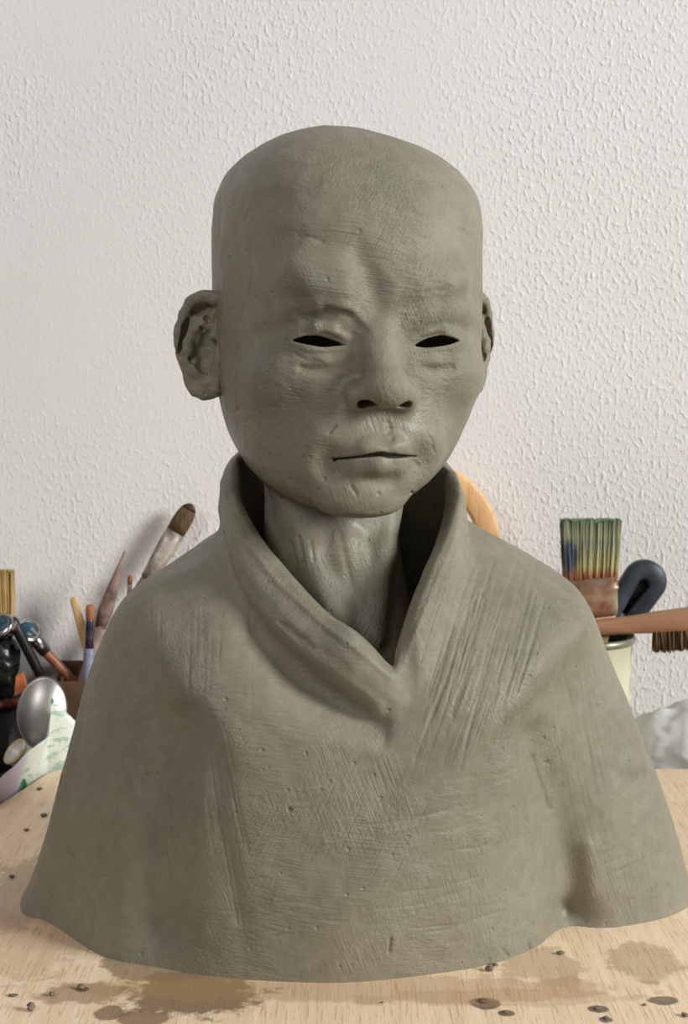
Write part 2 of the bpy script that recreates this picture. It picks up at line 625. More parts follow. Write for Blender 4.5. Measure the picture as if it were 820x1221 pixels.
def pch(x, xp, yp):
    """smooth (monotone cubic) table look-up"""
    xp, yp = np.array(xp, float), np.array(yp, float)
    h = np.diff(xp)
    d = np.diff(yp) / h
    m = np.zeros(len(xp))
    m[1:-1] = np.where(d[:-1] * d[1:] > 0, 2 * d[:-1] * d[1:] / (d[:-1] + d[1:] + 1e-12), 0)
    m[0], m[-1] = d[0], d[-1]
    i = np.clip(np.searchsorted(xp, x) - 1, 0, len(xp) - 2)
    t = np.clip((x - xp[i]) / h[i], 0, 1)
    return (2 * t ** 3 - 3 * t ** 2 + 1) * yp[i] + (t ** 3 - 2 * t ** 2 + t) * h[i] * m[i] + (-2 * t ** 3 + 3 * t ** 2) * yp[i + 1] + (t ** 3 - t ** 2) * h[i] * m[i + 1]


def build_head():
    G = Field((-88, -106, -182), (88, 122, 130), 0.8)
    zs = G.ax[2].astype(float)
    zt = [-94, -92, -88, -82.5, -76, -66, -52, -33, -15, 0, 30, 60, 78, 93, 106, 115, 120.5, 123.5]
    wt = [4, 17, 30, 40, 48.5, 57.5, 65.5, 72, 75, 75.5, 76, 76, 74.5, 67.5, 52.5, 33, 15, 2]
    w = pch(zs, zt, wt)
    Ft = [40, 58, 71, 79, 82, 84, 86, 87, 87.5, 88, 93, 91, 86, 76, 60, 40, 16, -2]
    F = pch(zs, zt, Ft)
    Bt = [30, 15, 2, -14, -34, -52, -66, -78, -86, -90, -97, -99, -97, -90, -76, -58, -34, -14]
    B = pch(zs, zt, Bt)
    fc = pch(zs, [-99, -90, -70, -40, 0, 60, 127], [35, 30, 8, -6, -10, -12, -8])
    lean = pch(zs, [-182, -95, -60, -35, 0, 127], [-8, -8, -4, -1, 0, 0])          # the chin is a little off to one side
    topx = pch(zs, [-182, 70, 100, 124], [0, 0, -4, -13])
    x, y, z = G.grid()
    W, FF, BB, FC = (a.astype(np.float32)[None, None, :] for a in (w, F, B, fc))
    xs = x - (lean + topx).astype(np.float32)[None, None, :]
    q = y - FC
    b = np.where(q > 0, np.maximum(FF - FC, 1.0), np.maximum(FC - BB, 1.0))
    n = 2.35
    rho = ((np.abs(xs) / W) ** n + (np.abs(q) / b) ** n) ** (1 / n) + 1e-4
    D = (rho - 1) / rho * np.sqrt(xs * xs + q * q)
    D = np.where(rho < 0.3, -20.0, D)
    out = np.maximum(z - 123.5, -94.5 - z)
    D = np.maximum(D, out).astype(np.float32)
    g = np.gradient(D, G.h)
    gm = np.sqrt(g[0] ** 2 + g[1] ** 2 + g[2] ** 2)
    D = D / np.clip(gm, 0.6, 4.0)
    G.D = D.astype(np.float32)
    del g, gm, rho, q, b, xs

    # neck
    G.caps([(-6, -16, -50), (-8, -8, -110), (-4, 6, -190)], [42, 38, 46], 6)
    for s in (-1, 1):
        G.caps([(s * 36 - 5, 0, -70), (s * 21 - 6, 27, -120), (s * 7 - 3, 44, -165)], [7, 6, 6], 9)
    G.ell((-7, 32, -120), (9, 7, 14), 8)                        # larynx
    G.ell((-2, 58, -166), (8, 9, 10), 8, 'sub')                 # pit of the throat

    # forehead: a faint ridge over each brow, the furrow between them
    G.ell((-27, 80, 33), (22, 10, 10), 14, ry=12)
    G.ell((28, 79, 32), (20, 10, 9), 14, ry=-8)
    G.caps([(-14, 101, 40), (-7, 101.5, 26), (-6, 99, 12)], [4, 6.0, 5], 10, 'sub')
    # brow, temples, cheeks
    for s in (-1, 1):
        G.ell((s * 45, 58, -18), (20, 14, 13), 16, rz=-s * 35)
        G.ell((s * 33, 97, 0.5), (19, 14.5, 12), 6, 'sub', rz=-s * 20)     # eye socket
        G.ell((s * 14.5, 98, 3), (6, 9.5, 9), 6, 'sub')                    # inner corner
        G.ell((s * 47, 86, -50), (12, 12, 18), 16, 'sub')                  # hollow of the cheek
    G.caps([(-13, 86.5, 10.5), (-21, 86.0, 15.5), (-31, 82.5, 18.5), (-43, 73, 17), (-57, 53, 11)], [3.6, 5.2, 5.2, 4.6, 4], 5)
    G.caps([(13, 85.0, 10), (23, 83.5, 15), (35, 77.5, 17), (46, 68, 16), (58, 52, 11)], [4.2, 5.2, 5.2, 5, 4], 8)
    G.caps([(-14, 93, 4), (-20, 93, 9.5), (-29, 89.5, 11.8), (-40, 81, 11)], [4.0, 4.2, 3.2, 1.6], 4, 'sub')     # shadowed fold under the stern brow
    # lids
    for s in (-1, 1):
        G.ell((s * 32, 72.8, 0), (17.5, 10.5, 9.8), 3.5, rz=-s * 17)
        G.caps([(s * 22, 80.2, -8.5), (s * 29, 80, -11.2), (s * 42, 73, -9)], [2.0, 2.8, 2.0], 5)     # bag under the eye
        G.caps([(s * 22, 86.2, -13.5), (s * 29, 85.2, -15.5), (s * 41, 79, -14)], [0.3, 1.2, 0.5], 4.5, 'sub')
        G.caps([(s * 18, 84.5, 1.5), (s * 25, 84.6, 6.4), (s * 34, 82, 7.6), (s * 45, 74, 5)], [1.5, 1.9, 1.9, 1.4], 2.6)   # lid fold
    # nose
    G.caps([(-1.5, 81, 16), (-0.5, 86, 0), (0, 96, -20)], [8.0, 8.4, 10.5], 8)
    G.ell((0, 98.5, -25.0), (12.5, 11.5, 10.0), 5)
    G.ell((-13.5, 88.5, -28.5), (8.3, 11.5, 8.0), 4)
    G.ell((12.0, 89.5, -28.5), (8.0, 11, 7.8), 4)
    G.caps([(-22.8, 90, -22), (-23, 86.5, -33)], [1.8, 1.8], 3, 'sub')
    G.caps([(20.8, 92, -23), (21, 88, -32)], [1.4, 1.4], 3, 'sub')
    G.ell((0, 104, -42), (15, 13, 6.2), 4, 'sub')
    # mouth
    G.ell((-2, 73, -56), (36, 16, 24), 16)
    G.caps([(-22, 82.8, -58.8), (-8.5, 91, -55.3), (-1.5, 92.2, -55.3), (5.5, 91, -55.3), (18, 83.2, -58.5)], [2.2, 3.6, 3.6, 3.6, 2.2], 6)
    G.caps([(-17.5, 84, -64.6), (-2.2, 90.3, -65.7), (14, 84, -64.6)], [3.2, 4.6, 3.2], 7)
    G.caps([(-1, 98.5, -40), (-1.2, 98.2, -50)], [2.2, 3.0], 5, 'sub')
    G.ell((-3.5, 99, -75.5), (17, 8.5, 4.5), 8, 'sub')
    G.ell((-7, 70, -84), (22, 15, 10), 10)
    for s in (-1, 1):
        G.ell((s * 26 - 2, 88, -65), (6, 7, 7), 12, 'sub')      # corners drawn down
        G.caps([(s * 24, 91, -33), (s * 30, 88.5, -42)], [1.0, 0.8], 8, 'sub')
    # mouth line
    def lips(x, y, z):
        t = (x + 1.9) / 21.8
        zl_ = np.interp(t, [-1.15, -1, -0.55, -0.12, 0.0, 0.2, 0.6, 1.0, 1.15], [-62.6, -61.9, -60.3, -58.8, -58.5, -59.5, -60.2, -60.8, -61.4]).astype(np.float32)
        hw = np.interp(np.abs(t), [0, 0.5, 1.0, 1.15], [1.15, 0.95, 0.55, -0.8]).astype(np.float32)
        depth = 89.0 - 13.0 * t * t
        return np.maximum(np.abs(z - zl_) - hw, (depth - y) * 0.5) + 0 * x
    G.apply(lips, (-32, 66, -70), (28, 104, -52), 1.0, 'sub')
    # nostrils
    G.caps([(-12.2, 98.5, -33.2), (-10.0, 88, -28)], [3.0, 3.2], 1.0, 'sub')
    G.caps([(-9.0, 101.3, -33.8), (-9.0, 91, -28)], [3.0, 3.2], 1.0, 'sub')
    G.caps([(-7.0, 101.8, -35.2), (-8.0, 91, -28)], [2.4, 3.0], 1.0, 'sub')
    G.caps([(11.2, 98.8, -33.4), (9.0, 90, -28)], [2.6, 3.0], 1.0, 'sub')
    G.caps([(8.8, 100.8, -34.6), (8.0, 90, -28)], [2.2, 3.0], 1.0, 'sub')
    # open eye slits with a dark hollow behind
    for s in (-1, 1):
        c0 = np.array([s * 32.0, 0, 0.2])
        half = 13.4
        def slit(x, y, z):
            t = np.clip(s * (x - c0[0]) / half, -1.3, 1.3)               # -1 inner corner, +1 outer
            mid = c0[2] - 0.9 + 1.3 * t - 0.2 * t * t
            e = np.maximum(1 - t * t, -0.6)
            up = mid + 3.5 * e * (1 + 0.12 * t) + 0.12 * np.sin(t * 7.0) * e
            lo = mid - 2.0 * e + 0.15 * np.sin(t * 5.0 + s) * e
            d = np.maximum(z - up, lo - z) * 0.9
            return np.maximum(d, 62.0 - y) + 0 * x
        G.apply(slit, (c0[0] - 16, 58, -9), (c0[0] + 16, 105, 10), 0.7, 'sub')
        G.ell((s * 31, 66, 0), (17, 12.5, 10), 1.0, 'sub', rz=-s * 15)
    V, F = G.mesh()
    return V, F


HV, HF = build_head()
# slight hand-made unevenness
HV = HV + 0.45 * noise3(HV, 1 / 22.0, 3)[:, None] * normals(HV, HF) + 0.22 * noise3(HV, 1 / 8.0, 5)[:, None] * normals(HV, HF)
HW = head_to_world(HV)
HF = HF[:, ::-1]          # mirrored frame
hn = normals(HW, HF)
face_marks = [
    # frown, chin and cheek modelling
    ([(428, 300), (441, 335), (450, 368)], 13, 1.7), ([(372, 346), (412, 350)], 15, -1.4), ([(505, 348), (540, 346)], 14, -1.0),
    ([(352, 372), (386, 366), (418, 376), (434, 394)], 6, 1.0), ([(446, 590)], 24, -1.6), ([(415, 572), (470, 570)], 8, 0.8),
    ([(370, 398), (388, 394), (408, 400)], 3, -0.5), ([(505, 398), (522, 394), (540, 399)], 3, -0.5), ([(366, 417), (390, 419), (408, 415)], 2.4, -0.5), ([(505, 419), (525, 417)], 2.4, -0.5),
    # cracks, nicks and pits left in the clay
    ([(462, 504)], 2.2, 0.9), ([(465, 510)], 2.0, 1.1), ([(463, 516)], 2.2, 0.9), ([(467, 522)], 2.4, 1.0), ([(464, 508), (467, 524)], 5, 0.4), ([(392, 516), (400, 508)], 1.6, 0.9),
    ([(511, 516), (512, 521), (516, 526), (515, 533), (519, 540)], 1.4, 0.7), ([(379, 584)], 2.0, 1.4), ([(491, 588)], 2.0, 1.2), ([(404, 563)], 1.8, 1.2), ([(450, 588)], 1.6, 1.0),
    ([(418, 580), (424, 588)], 2.4, 0.8), ([(297, 318), (299, 336), (296, 352)], 1.8, 0.8), ([(296, 250), (293, 262)], 2.0, 0.8), ([(274, 308)], 2.2, 0.9),
    ([(323, 350)], 1.8, 1.1), ([(341, 405)], 1.8, 1.0), ([(258, 402)], 1.8, 1.0), ([(283, 489)], 2.2, 1.2), ([(356, 282), (372, 283), (384, 288)], 3, 0.6),
    ([(392, 222), (440, 218), (480, 226)], 3.0, 0.35), ([(455, 232), (510, 244), (545, 262)], 2.4, 0.4), ([(470, 250), (530, 265), (560, 282)], 3.0, 0.35),
    ([(500, 338), (520, 330), (538, 338)], 4, -0.6), ([(505, 348), (530, 345)], 3, 0.4), ([(478, 398), (477, 385), (482, 378)], 2.6, 0.9),
    ([(408, 470), (410, 484)], 1.8, 1.2), ([(398, 548), (402, 556), (400, 562)], 2.4, 0.9), ([(492, 548), (498, 556)], 2.4, 0.7), ([(352, 422), (366, 430), (384, 432)], 2.6, 0.6),
    ([(330, 470), (350, 500)], 2.0, 0.16), ([(340, 455), (372, 492)], 2.0, 0.16), ([(354, 470), (380, 505)], 2.2, 0.16), ([(320, 480), (338, 515)], 2.0, 0.16), ([(304, 450), (312, 500)], 2.2, 0.4),
    ([(520, 480), (524, 496)], 1.8, 0.6), ([(356, 640), (362, 672)], 2, 1.0), ([(346, 648), (352, 670)], 2, 1.0), ([(370, 645), (374, 668)], 2, .8), ([(430, 650), (438, 720)], 3.0, 0.6), ([(405, 640), (425, 720)], 4.0, 0.7),
]
for k in range(60):
    r_ = np.random.default_rng(100 + k)
    a_ = r_.uniform(-0.5, 0.5) + (0.9 if k % 3 == 0 else 0.0)
    x_, y_, L_ = r_.uniform(285, 550), r_.uniform(180, 580), r_.uniform(10, 34)
    face_marks.append(([(x_, y_), (x_ + L_ * math.cos(a_), y_ + L_ * math.sin(a_))], r_.uniform(2.0, 4.5), r_.uniform(-0.14, 0.16)))
HW = strokes(HW, hn, face_marks)
head = link('head', mesh_np('head', HW, HF), CLAY, bust)

# ------------------------------------------------------------------ clay bust: ears
def build_ear():
    """ear seen from its front: a = outward, b = normal (forward), c = up, mm"""
    out = np.array([(-6, 27), (3, 31), (12, 31), (20, 26.5), (25.5, 16), (27, 4), (25, -8), (20, -18), (15.5, -26), (11, -30), (3, -31), (-2, -28), (-6, -20)], float)
    # closed smooth outline
    P = []
    n = len(out)
    for i in range(n):
        p0, p1, p2, p3 = out[i - 1], out[i], out[(i + 1) % n], out[(i + 2) % n]
        for k in range(6):
            t = k / 6
            P.append(0.5 * (2 * p1 + (p2 - p0) * t + (2 * p0 - 5 * p1 + 4 * p2 - p3) * t * t + (3 * p1 - p0 - 3 * p2 + p3) * t ** 3))
    P = np.array(P)
    G = Field((-16, -14, -38), (33, 14, 38), 0.6)
    a, b, c = G.grid()
    A, Cc = np.meshgrid(G.ax[0].astype(float), G.ax[2].astype(float), indexing='ij')
    d = np.full(A.shape, 1e9)
    inside = np.zeros(A.shape, bool)
    for i in range(len(P)):
        p, q = P[i], P[(i + 1) % len(P)]
        e = q - p
        t = np.clip(((A - p[0]) * e[0] + (Cc - p[1]) * e[1]) / (e @ e), 0, 1)
        d = np.minimum(d, np.hypot(A - p[0] - t * e[0], Cc - p[1] - t * e[1]))
        cond = ((p[1] > Cc) != (q[1] > Cc)) & (A < (q[0] - p[0]) * (Cc - p[1]) / (q[1] - p[1] + 1e-12) + p[0])
        inside ^= cond
    d = np.where(inside, -d, d).astype(np.float32)[:, None, :]
    curve = 0.006 * (c - 0) ** 2 * 0.35 - 0.004 * (a - 5) ** 2       # slight cup
    bb = b - curve
    plate = np.sqrt(np.maximum(d + 3, 0) ** 2 + np.maximum(np.abs(bb) - 0.6, 0) ** 2) + np.minimum(np.maximum(d + 3, np.abs(bb) - 0.6), 0) - 3.0
    G.D = plate.astype(np.float32)
    # rolled rim round the top and back, none at the lobe
    up = np.clip((c + 16) / 14, 0, 1)
    rim = np.sqrt((d + 3.6) ** 2 + (bb - 3.2) ** 2) - (3.9 * up + 0.3)
    hh = np.clip(0.5 + 0.5 * (G.D - rim) / 2.0, 0, 1)
    G.D = (G.D * (1 - hh) + rim * hh - 2.0 * hh * (1 - hh)).astype(np.float32)
    G.caps([(19, 2.0, 8), (17, 3.4, -4), (12, 3.4, -15), (5, 3.0, -20)], [2.2, 3.0, 2.8, 2.2], 2.5)       # antihelix
    G.caps([(18, 3.0, 0), (13, 2.6, 12), (5, 2.0, 18)], [2.6, 2.4, 2.0], 2.5)
    G.ell((6, 3.2, -3), (7, 5.0, 12), 2.5, 'sub')                # concha
    G.ell((12, 3.6, 21), (7, 3.0, 3.4), 2, 'sub', ry=20)
    G.ell((21, 3.2, 5), (1.8, 3.2, 13), 1.6, 'sub', ry=-6)
    G.caps([(-2, 2, -14), (-3, 4.0, -4)], [4, 4.2], 3)            # tragus
    G.caps([(-6, 1, 10), (4, 3.0, 6)], [3, 2.0], 2.5)             # crus
    for p in ((10, 4.5, 9), (4, 4, -14), (14, 5, -9), (8, 4, 15), (6, 2, -8)):
        G.ell(p, (1.6, 2.5, 2.4), 0.8, 'sub', ry=35)
    V, F = G.mesh()
    V += 0.7 * noise3(V, 1 / 4.0, 9)[:, None] * normals(V, F)
    return V, F


EV, EF = build_ear()


def place_ear(side, base, flare, rake):
    """base: head-space mm of the ear root centre; flare: angle of the ear plate away from straight back"""
    fl = math.radians(flare)
    outv = np.array([side * math.sin(fl), -math.cos(fl), 0])      # along the plate, away from the head
    nrm = np.array([side * math.cos(fl), math.sin(fl), 0])        # front face of the ear
    upv = np.array([0, 0, 1.0])
    rk = math.radians(rake)
    o2 = outv * math.cos(rk) + upv * math.sin(rk)
    u2 = upv * math.cos(rk) - outv * math.sin(rk)
    H = np.array(base) + EV[:, :1] * o2 + EV[:, 1:2] * nrm + EV[:, 2:3] * u2
    W = head_to_world(H)
    F = EF if side < 0 else EF[:, ::-1]
    me = mesh_np('ear', W, F)
    return link('ear', me, CLAY, bust)


place_ear(-1, (-74, -6, -3), 66, 8)
place_ear(1, (72, -10, -1), 54, 6)

# ------------------------------------------------------------------ clay bust: robe
def build_robe():
    mm = 0.001
    # outline of the foot of the robe on the board, from the front to the sides; the back is closed with a curve
    foot_px = [(25, 1086), (60, 1101), (118, 1138), (180, 1153), (270, 1166), (390, 1172), (480, 1166), (580, 1151), (636, 1131), (668, 1111), (740, 1105), (800, 1092), (826, 1072)]
    foot = [at_z(u, v, 0.0)[:2] for u, v in foot_px]
    back = [(0.212, 0.055), (0.17, 0.098), (0.09, 0.118), (0.0, 0.122), (-0.09, 0.118), (-0.160, 0.096), (-0.196, 0.048)]
    loop = np.array(foot + [np.array(b) for b in back])
    # columns start at the back and run round: back -> left side -> front -> right side
    n = len(loop)
    dense = []
    for i in range(n):
        p0, p1, p2, p3 = loop[i - 1], loop[i], loop[(i + 1) % n], loop[(i + 2) % n]
        for k in range(40):
            t = k / 40
            dense.append(0.5 * (2 * p1 + (p2 - p0) * t + (2 * p0 - 5 * p1 + 4 * p2 - p3) * t * t + (3 * p1 - p0 - 3 * p2 + p3) * t ** 3))
    dense = np.array(dense)
    ang = np.degrees(np.arctan2(dense[:, 0], -dense[:, 1]))       # 0 front, + right, - left
    order = np.argsort(ang)
    a_s, d_s = ang[order], dense[order]
    a_s = np.concatenate([a_s - 360, a_s, a_s + 360])
    d_s = np.concatenate([d_s, d_s, d_s])
    def foot_at(th):
        return np.array([np.interp(th, a_s, d_s[:, 0]), np.interp(th, a_s, d_s[:, 1])])
    # half widths and depth against height
    zl = [0, .0185, .065, .106, .1465, .179, .191, .2092]
    xl = [.200, .191, .1775, .1655, .1530, .141, .130, .1035]
    xr = [.214, .210, .197, .180, .1610, .146, .137, .118]
    # key columns: theta -> upper points (shoulder, slope, collar foot, collar mid, rim outer, rim top, rim inner, inner mid, inner low)
    K = {}
    def key(th, sh, sl, cf, cm, ro, rt, ri, im, il):
        K[th] = [np.array(p) for p in (sh, sl, cf, cm, ro, rt, ri, im, il)]
    A = at_y
    # back and sides: written in metres
    key(180, (0, .103, .196), (0, .088, .222), (0, .068, .243), (0, .066, .268), (0, .066, .290), (0, .061, .296), (0, .055, .290), (0, .054, .25), (0, .06, .11))
    for s, ax in ((-1, 0), (1, 1)):
        X = lambda v: s * v
        key(s * 140, (X(.092), .078, .196), (X(.075), .066, .222), (X(.050), .050, .240), (X(.048), .050, .264), (X(.047), .050, .284), (X(.043), .046, .289), (X(.038), .042, .284), (X(.038), .042, .25), (X(.042), .046, .11))
    key(-112, (-.117, .048, .194), (-.094, .040, .214), A(262, 631, .02), A(263, 600, .022), A(275, 551, .028), A(283, 541, .026), A(289, 545, .022), (-.056, .024, .23), (-.060, .028, .11))
    key(112, (.126, .048, .197), (.104, .040, .216), A(556, 619, .02), A(553, 600, .022), A(541, 563, .028), A(536, 556, .026), A(529, 558, .022), (.058, .024, .23), (.062, .028, .11))
    key(-90, (-.128, .0, .191), A(200, 678, 0), A(262, 634, .0), A(262, 602, .0), A(267, 566, .004), A(276, 553, .004), A(285, 559, .004), (-.060, .0, .225), (-.068, .0, .110))
    key(90, (.138, .0, .1945), A(650, 677, 0), A(555, 622, .0), A(554, 600, .0), A(549, 578, .004), A(543, 565, .004), A(531, 570, .004), (.062, .0, .225), (.070, .0, .110))
    key(-66, A(170, 735, -.045), A(213, 705, -.040), A(266, 664, -.030), A(267, 632, -.025), A(270, 604, -.019), A(279, 592, -.016), A(289, 600, -.014), (-.058, -.020, .212), (-.064, -.028, .11))
    key(66, A(690, 740, -.045), A(635, 705, -.042), A(565, 662, -.032), A(556, 630, -.027), A(551, 604, -.020), A(546, 593, -.018), A(532, 600, -.016), (.060, -.022, .212), (.066, -.028, .11))
    key(-48, A(210, 790, -.074), A(246, 755, -.070), A(286, 714, -.058), A(283, 680, -.054), A(290, 646, -.046), A(300, 636, -.042), A(313, 643, -.038), (-.048, -.042, .198), (-.052, -.050, .11))
    key(48, A(640, 790, -.076), A(595, 750, -.068), A(555, 705, -.056), A(546, 672, -.054), A(540, 645, -.045), A(533, 637, -.042), A(521, 642, -.038), (.050, -.044, .198), (.054, -.050, .11))
    key(-31, A(270, 850, -.092), A(300, 815, -.088), A(330, 772, -.074), A(322, 735, -.076), A(330, 696, -.068), A(340, 684, -.064), A(350, 688, -.058), (-.030, -.056, .182), (-.034, -.062, .11))
    key(31, A(585, 850, -.093), A(550, 800, -.087), A(530, 762, -.078), A(523, 730, -.077), A(518, 696, -.067), A(512, 686, -.063), A(502, 688, -.057), (.044, -.056, .182), (.038, -.062, .11))
    key(-16, A(350, 900, -.100), A(368, 865, -.097), A(388, 822, -.083), A(377, 786, -.092), A(382, 746, -.087), A(390, 733, -.083), A(400, 738, -.077), (-.002, -.068, .162), (-.012, -.068, .11))
    key(16, A(530, 900, -.100), A(515, 860, -.097), A(506, 820, -.091), A(502, 785, -.089), A(497, 746, -.083), A(492, 735, -.079), A(483, 737, -.073), (.035, -.068, .162), (.022, -.068, .11))
    key(-6, A(415, 925, -.102), A(425, 890, -.100), A(434, 850, -.090), A(425, 816, -.098), A(424, 774, -.096), A(428, 760, -.092), A(436, 764, -.086), (.016, -.074, .148), (.000, -.070, .11))
    key(6, A(495, 925, -.102), A(490, 890, -.100), A(486, 855, -.095), A(484, 825, -.093), A(480, 790, -.089), A(477, 778, -.086), A(472, 776, -.081), (.028, -.074, .148), (.012, -.070, .11))
    key(0, A(458, 935, -.102), A(459, 900, -.101), A(460, 868, -.095), A(461, 838, -.097), A(464, 806, -.095), A(465, 797, -.091), A(466, 794, -.085), (.0245, -.076, .145), (.006, -.070, .11))
    ths = sorted(K)
    rows = []
    for th in ths:
        f = foot_at(th)
        sh = K[th][0]
        pts = []
        sx = 1 if f[0] > 0 else -1
        ztop = sh[2]
        for t in (0.0, 0.045, 0.28, 0.54, 0.80):
            z = ztop * t
            kx = np.interp(z, zl, xr if f[0] > 0 else xl) / ((xr if f[0] > 0 else xl)[0])
            # depth shrinks slowly, towards the shoulder point
            tab = xr if f[0] > 0 else xl
            px = f[0] * kx + t ** 2 * (sh[0] - f[0] * np.interp(ztop, zl, tab) / tab[0])
            py = f[1] * (1 - t ** 1.3) + t ** 1.3 * sh[1]
            bulge = 1 + 0.05 * math.sin(math.pi * t)
            pts.append(np.array([px, py * bulge, z]))
        rows.append(pts + K[th])
    rows = np.array(rows)                          # (nkeys, nctrl, 3)
    th = np.array(ths, float)
    # periodic interpolation round the figure (monotone cubic on a wrapped table keeps the V crisp)
    TH = np.concatenate([th[-3:] - 360, th, th[:3] + 360])
    RR = np.concatenate([rows[-3:], rows, rows[:3]])
    dens = np.interp(np.linspace(0, 1, 1201)[:-1], [0, .04, .10, .17, .27, .38, .5, .62, .73, .83, .90, .96, 1], [-180, -140, -105, -80, -55, -32, 0, 32, 55, 80, 105, 140, 180])
    def cubic(x, xp, Y):
        h = np.diff(xp)[:, None, None] if Y.ndim == 3 else np.diff(xp)[:, None]
        d = np.diff(Y, axis=0) / h
        m = np.zeros_like(Y)
        w1 = h[1:]
        w0 = h[:-1]
        m[1:-1] = (d[:-1] * w1 + d[1:] * w0) / (w0 + w1)
        m[0], m[-1] = d[0], d[-1]
        i = np.clip(np.searchsorted(xp, x) - 1, 0, len(xp) - 2)
        sh_ = (-1,) + (1,) * (Y.ndim - 1)
        t = ((x - xp[i]) / np.diff(xp)[i]).reshape(sh_)
        hh = np.diff(xp)[i].reshape(sh_)
        return (2 * t ** 3 - 3 * t ** 2 + 1) * Y[i] + (t ** 3 - 2 * t ** 2 + t) * hh * m[i] + (-2 * t ** 3 + 3 * t ** 2) * Y[i + 1] + (t ** 3 - t ** 2) * hh * m[i + 1]
    S = cubic(dens, TH, RR)                        # (ncol, nctrl, 3)
    # exact foot outline for every column
    for c, t_ in enumerate(dens):
        f = foot_at(t_)
        old = S[c, 0, :2].copy()
        S[c, 0, :2] = f
        S[c, 1, :2] += (f - old) * 0.95
        S[c, 2, :2] += (f - old) * 0.55
        S[c, 3, :2] += (f - old) * 0.2
    S = np.swapaxes(S, 0, 1)                       # (nctrl, ncol, 3)
    tt = np.array([0, 0.3, 1.6, 3.0, 4.3, 5.4, 6.2, 7.0, 7.7, 8.4, 8.75, 9.1, 9.9, 11.0])
    tv = np.concatenate([np.linspace(0, 1, 20)[:-1], np.linspace(1, 6, 300)[:-1], np.linspace(6, 9.3, 220)[:-1], np.linspace(9.3, 11, 40)])
    M = cubic(tv, tt, S)                           # (nrow, ncol, 3)
    nr, nc = M.shape[:2]
    V = M.reshape(-1, 3)
    i, j = np.meshgrid(np.arange(nr - 1), np.arange(nc), indexing='ij')
    a = (i * nc + j).ravel()
    b = (i * nc + (j + 1) % nc).ravel()
    F = np.stack([a, b, b + nc, a + nc], 1)
    last = (nr - 1) * nc
    V = np.concatenate([V, V[last:].mean(0)[None]])
    k = np.arange(0, nc, 2)
    F = np.concatenate([F, np.stack([last + k, last + k + 1, last + (k + 2) % nc, np.full(len(k), len(V) - 1)], 1)])
    return V, F, nr, nc


RV, RF, nr, nc = build_robe()
rn = normals(RV, RF)
robe_marks = [
    # valley between chest and the arm on the right, with the pinched hollow at its foot
    ([(640, 880), (655, 930), (668, 990), (680, 1050), (684, 1095)], 21, 6.0),
    ([(684, 1090)], 15, 6.0),
    ([(646, 905), (652, 930), (664, 968)], 2.6, 1.1),
    ([(700, 1010), (706, 1060)], 12, -2.0),
    # valley between chest and the arm on the left
    ([(215, 870), (198, 930), (185, 1000), (186, 1060), (192, 1110)], 30, 6.5),
    ([(208, 880), (196, 925)], 11, 2.4),
    ([(165, 870), (178, 960), (180, 1010)], 12, 1.4),
    ([(255, 900), (265, 1000), (285, 1090)], 14, 1.2),
    # under the lapel
    ([(300, 760), (345, 805), (400, 838), (448, 866)], 13, 2.2),
    ([(462, 840), (458, 885)], 8, 1.2),
    ([(333, 743), (345, 748), (352, 757), (362, 762), (371, 772)], 3.0, 0.7), ([(338, 748), (360, 770)], 7.0, 0.8),
    ([(345, 965)], 2.6, 1.5), ([(660, 912)], 2.6, 1.5), ([(124, 1044)], 2.6, 1.0),
    ([(466, 1120), (464, 1135)], 2.0, 1.2), ([(600, 1133), (606, 1140)], 2.2, 1.2), ([(630, 1125), (633, 1135)], 2.2, 1.2),
    ([(80, 1018), (84, 1026)], 2.5, 1.5), ([(72, 925), (70, 938)], 2.5, 1.5),
]
# rims of the lapels, pulled to an edge
robe_marks += [
    ([(266, 575), (271, 604), (292, 646), (332, 696), (387, 746), (426, 775), (463, 806)], 4.5, -0.9),
    ([(264, 640), (276, 672), (305, 712), (345, 752), (400, 790), (450, 830)], 9, 0.7),
    ([(551, 590), (550, 606), (540, 645), (519, 696), (498, 746), (481, 788)], 4.0, -0.7),
    ([(556, 640), (535, 700), (512, 760), (492, 830)], 8, 0.6),
]
# comb lines and finger drags
rng = np.random.default_rng(4)


def drag(n_, xr_, yr_, Lr, dx, wr, dr, bend=0.0):
    for _ in range(n_):
        x0, y0, L = rng.uniform(*xr_), rng.uniform(*yr_), rng.uniform(*Lr)
        k = dx + rng.normal(0, 0.035)
        robe_marks.append(([(x0, y0), (x0 + k * L * .5 + bend * L, y0 + L * .5), (x0 + k * L, y0 + L)], rng.uniform(*wr), rng.uniform(*dr)))


drag(60, (530, 650), (655, 800), (40, 150), -0.30, (1.2, 2.4), (0.10, 0.32))
drag(26, (510, 600), (780, 880), (30, 90), -0.38, (1.2, 2.6), (-0.25, 0.25))
drag(34, (655, 740), (770, 960), (50, 140), 0.22, (1.2, 2.2), (0.08, 0.24))
drag(26, (600, 660), (820, 1000), (40, 110), 0.10, (1.3, 2.4), (0.06, 0.2))
drag(36, (150, 285), (870, 1010), (40, 110), 0.18, (1.2, 2.4), (0.08, 0.24))
drag(24, (150, 300), (700, 800), (30, 90), -0.02, (1.2, 2.2), (0.05, 0.18))
for k in range(70):
    x0 = rng.uniform(270, 560)
    y0 = rng.uniform(920, 1120)
    L = rng.uniform(40, 130)
    robe_marks.append(([(x0, y0), (x0 + L * .5, y0 - L * 0.05), (x0 + L, y0 - L * 0.20)], rng.uniform(1.3, 2.8), rng.uniform(-0.16, 0.30)))
for k in range(30):
    x0 = rng.uniform(690, 750)
    y0 = rng.uniform(1010, 1085)
    L = rng.uniform(25, 70)
    robe_marks.append(([(x0, y0), (x0 + L * .6, y0 - L * 0.25), (x0 + L * .85, y0 - L * 0.75)], rng.uniform(1.3, 2.6), rng.uniform(-0.2, 0.26)))
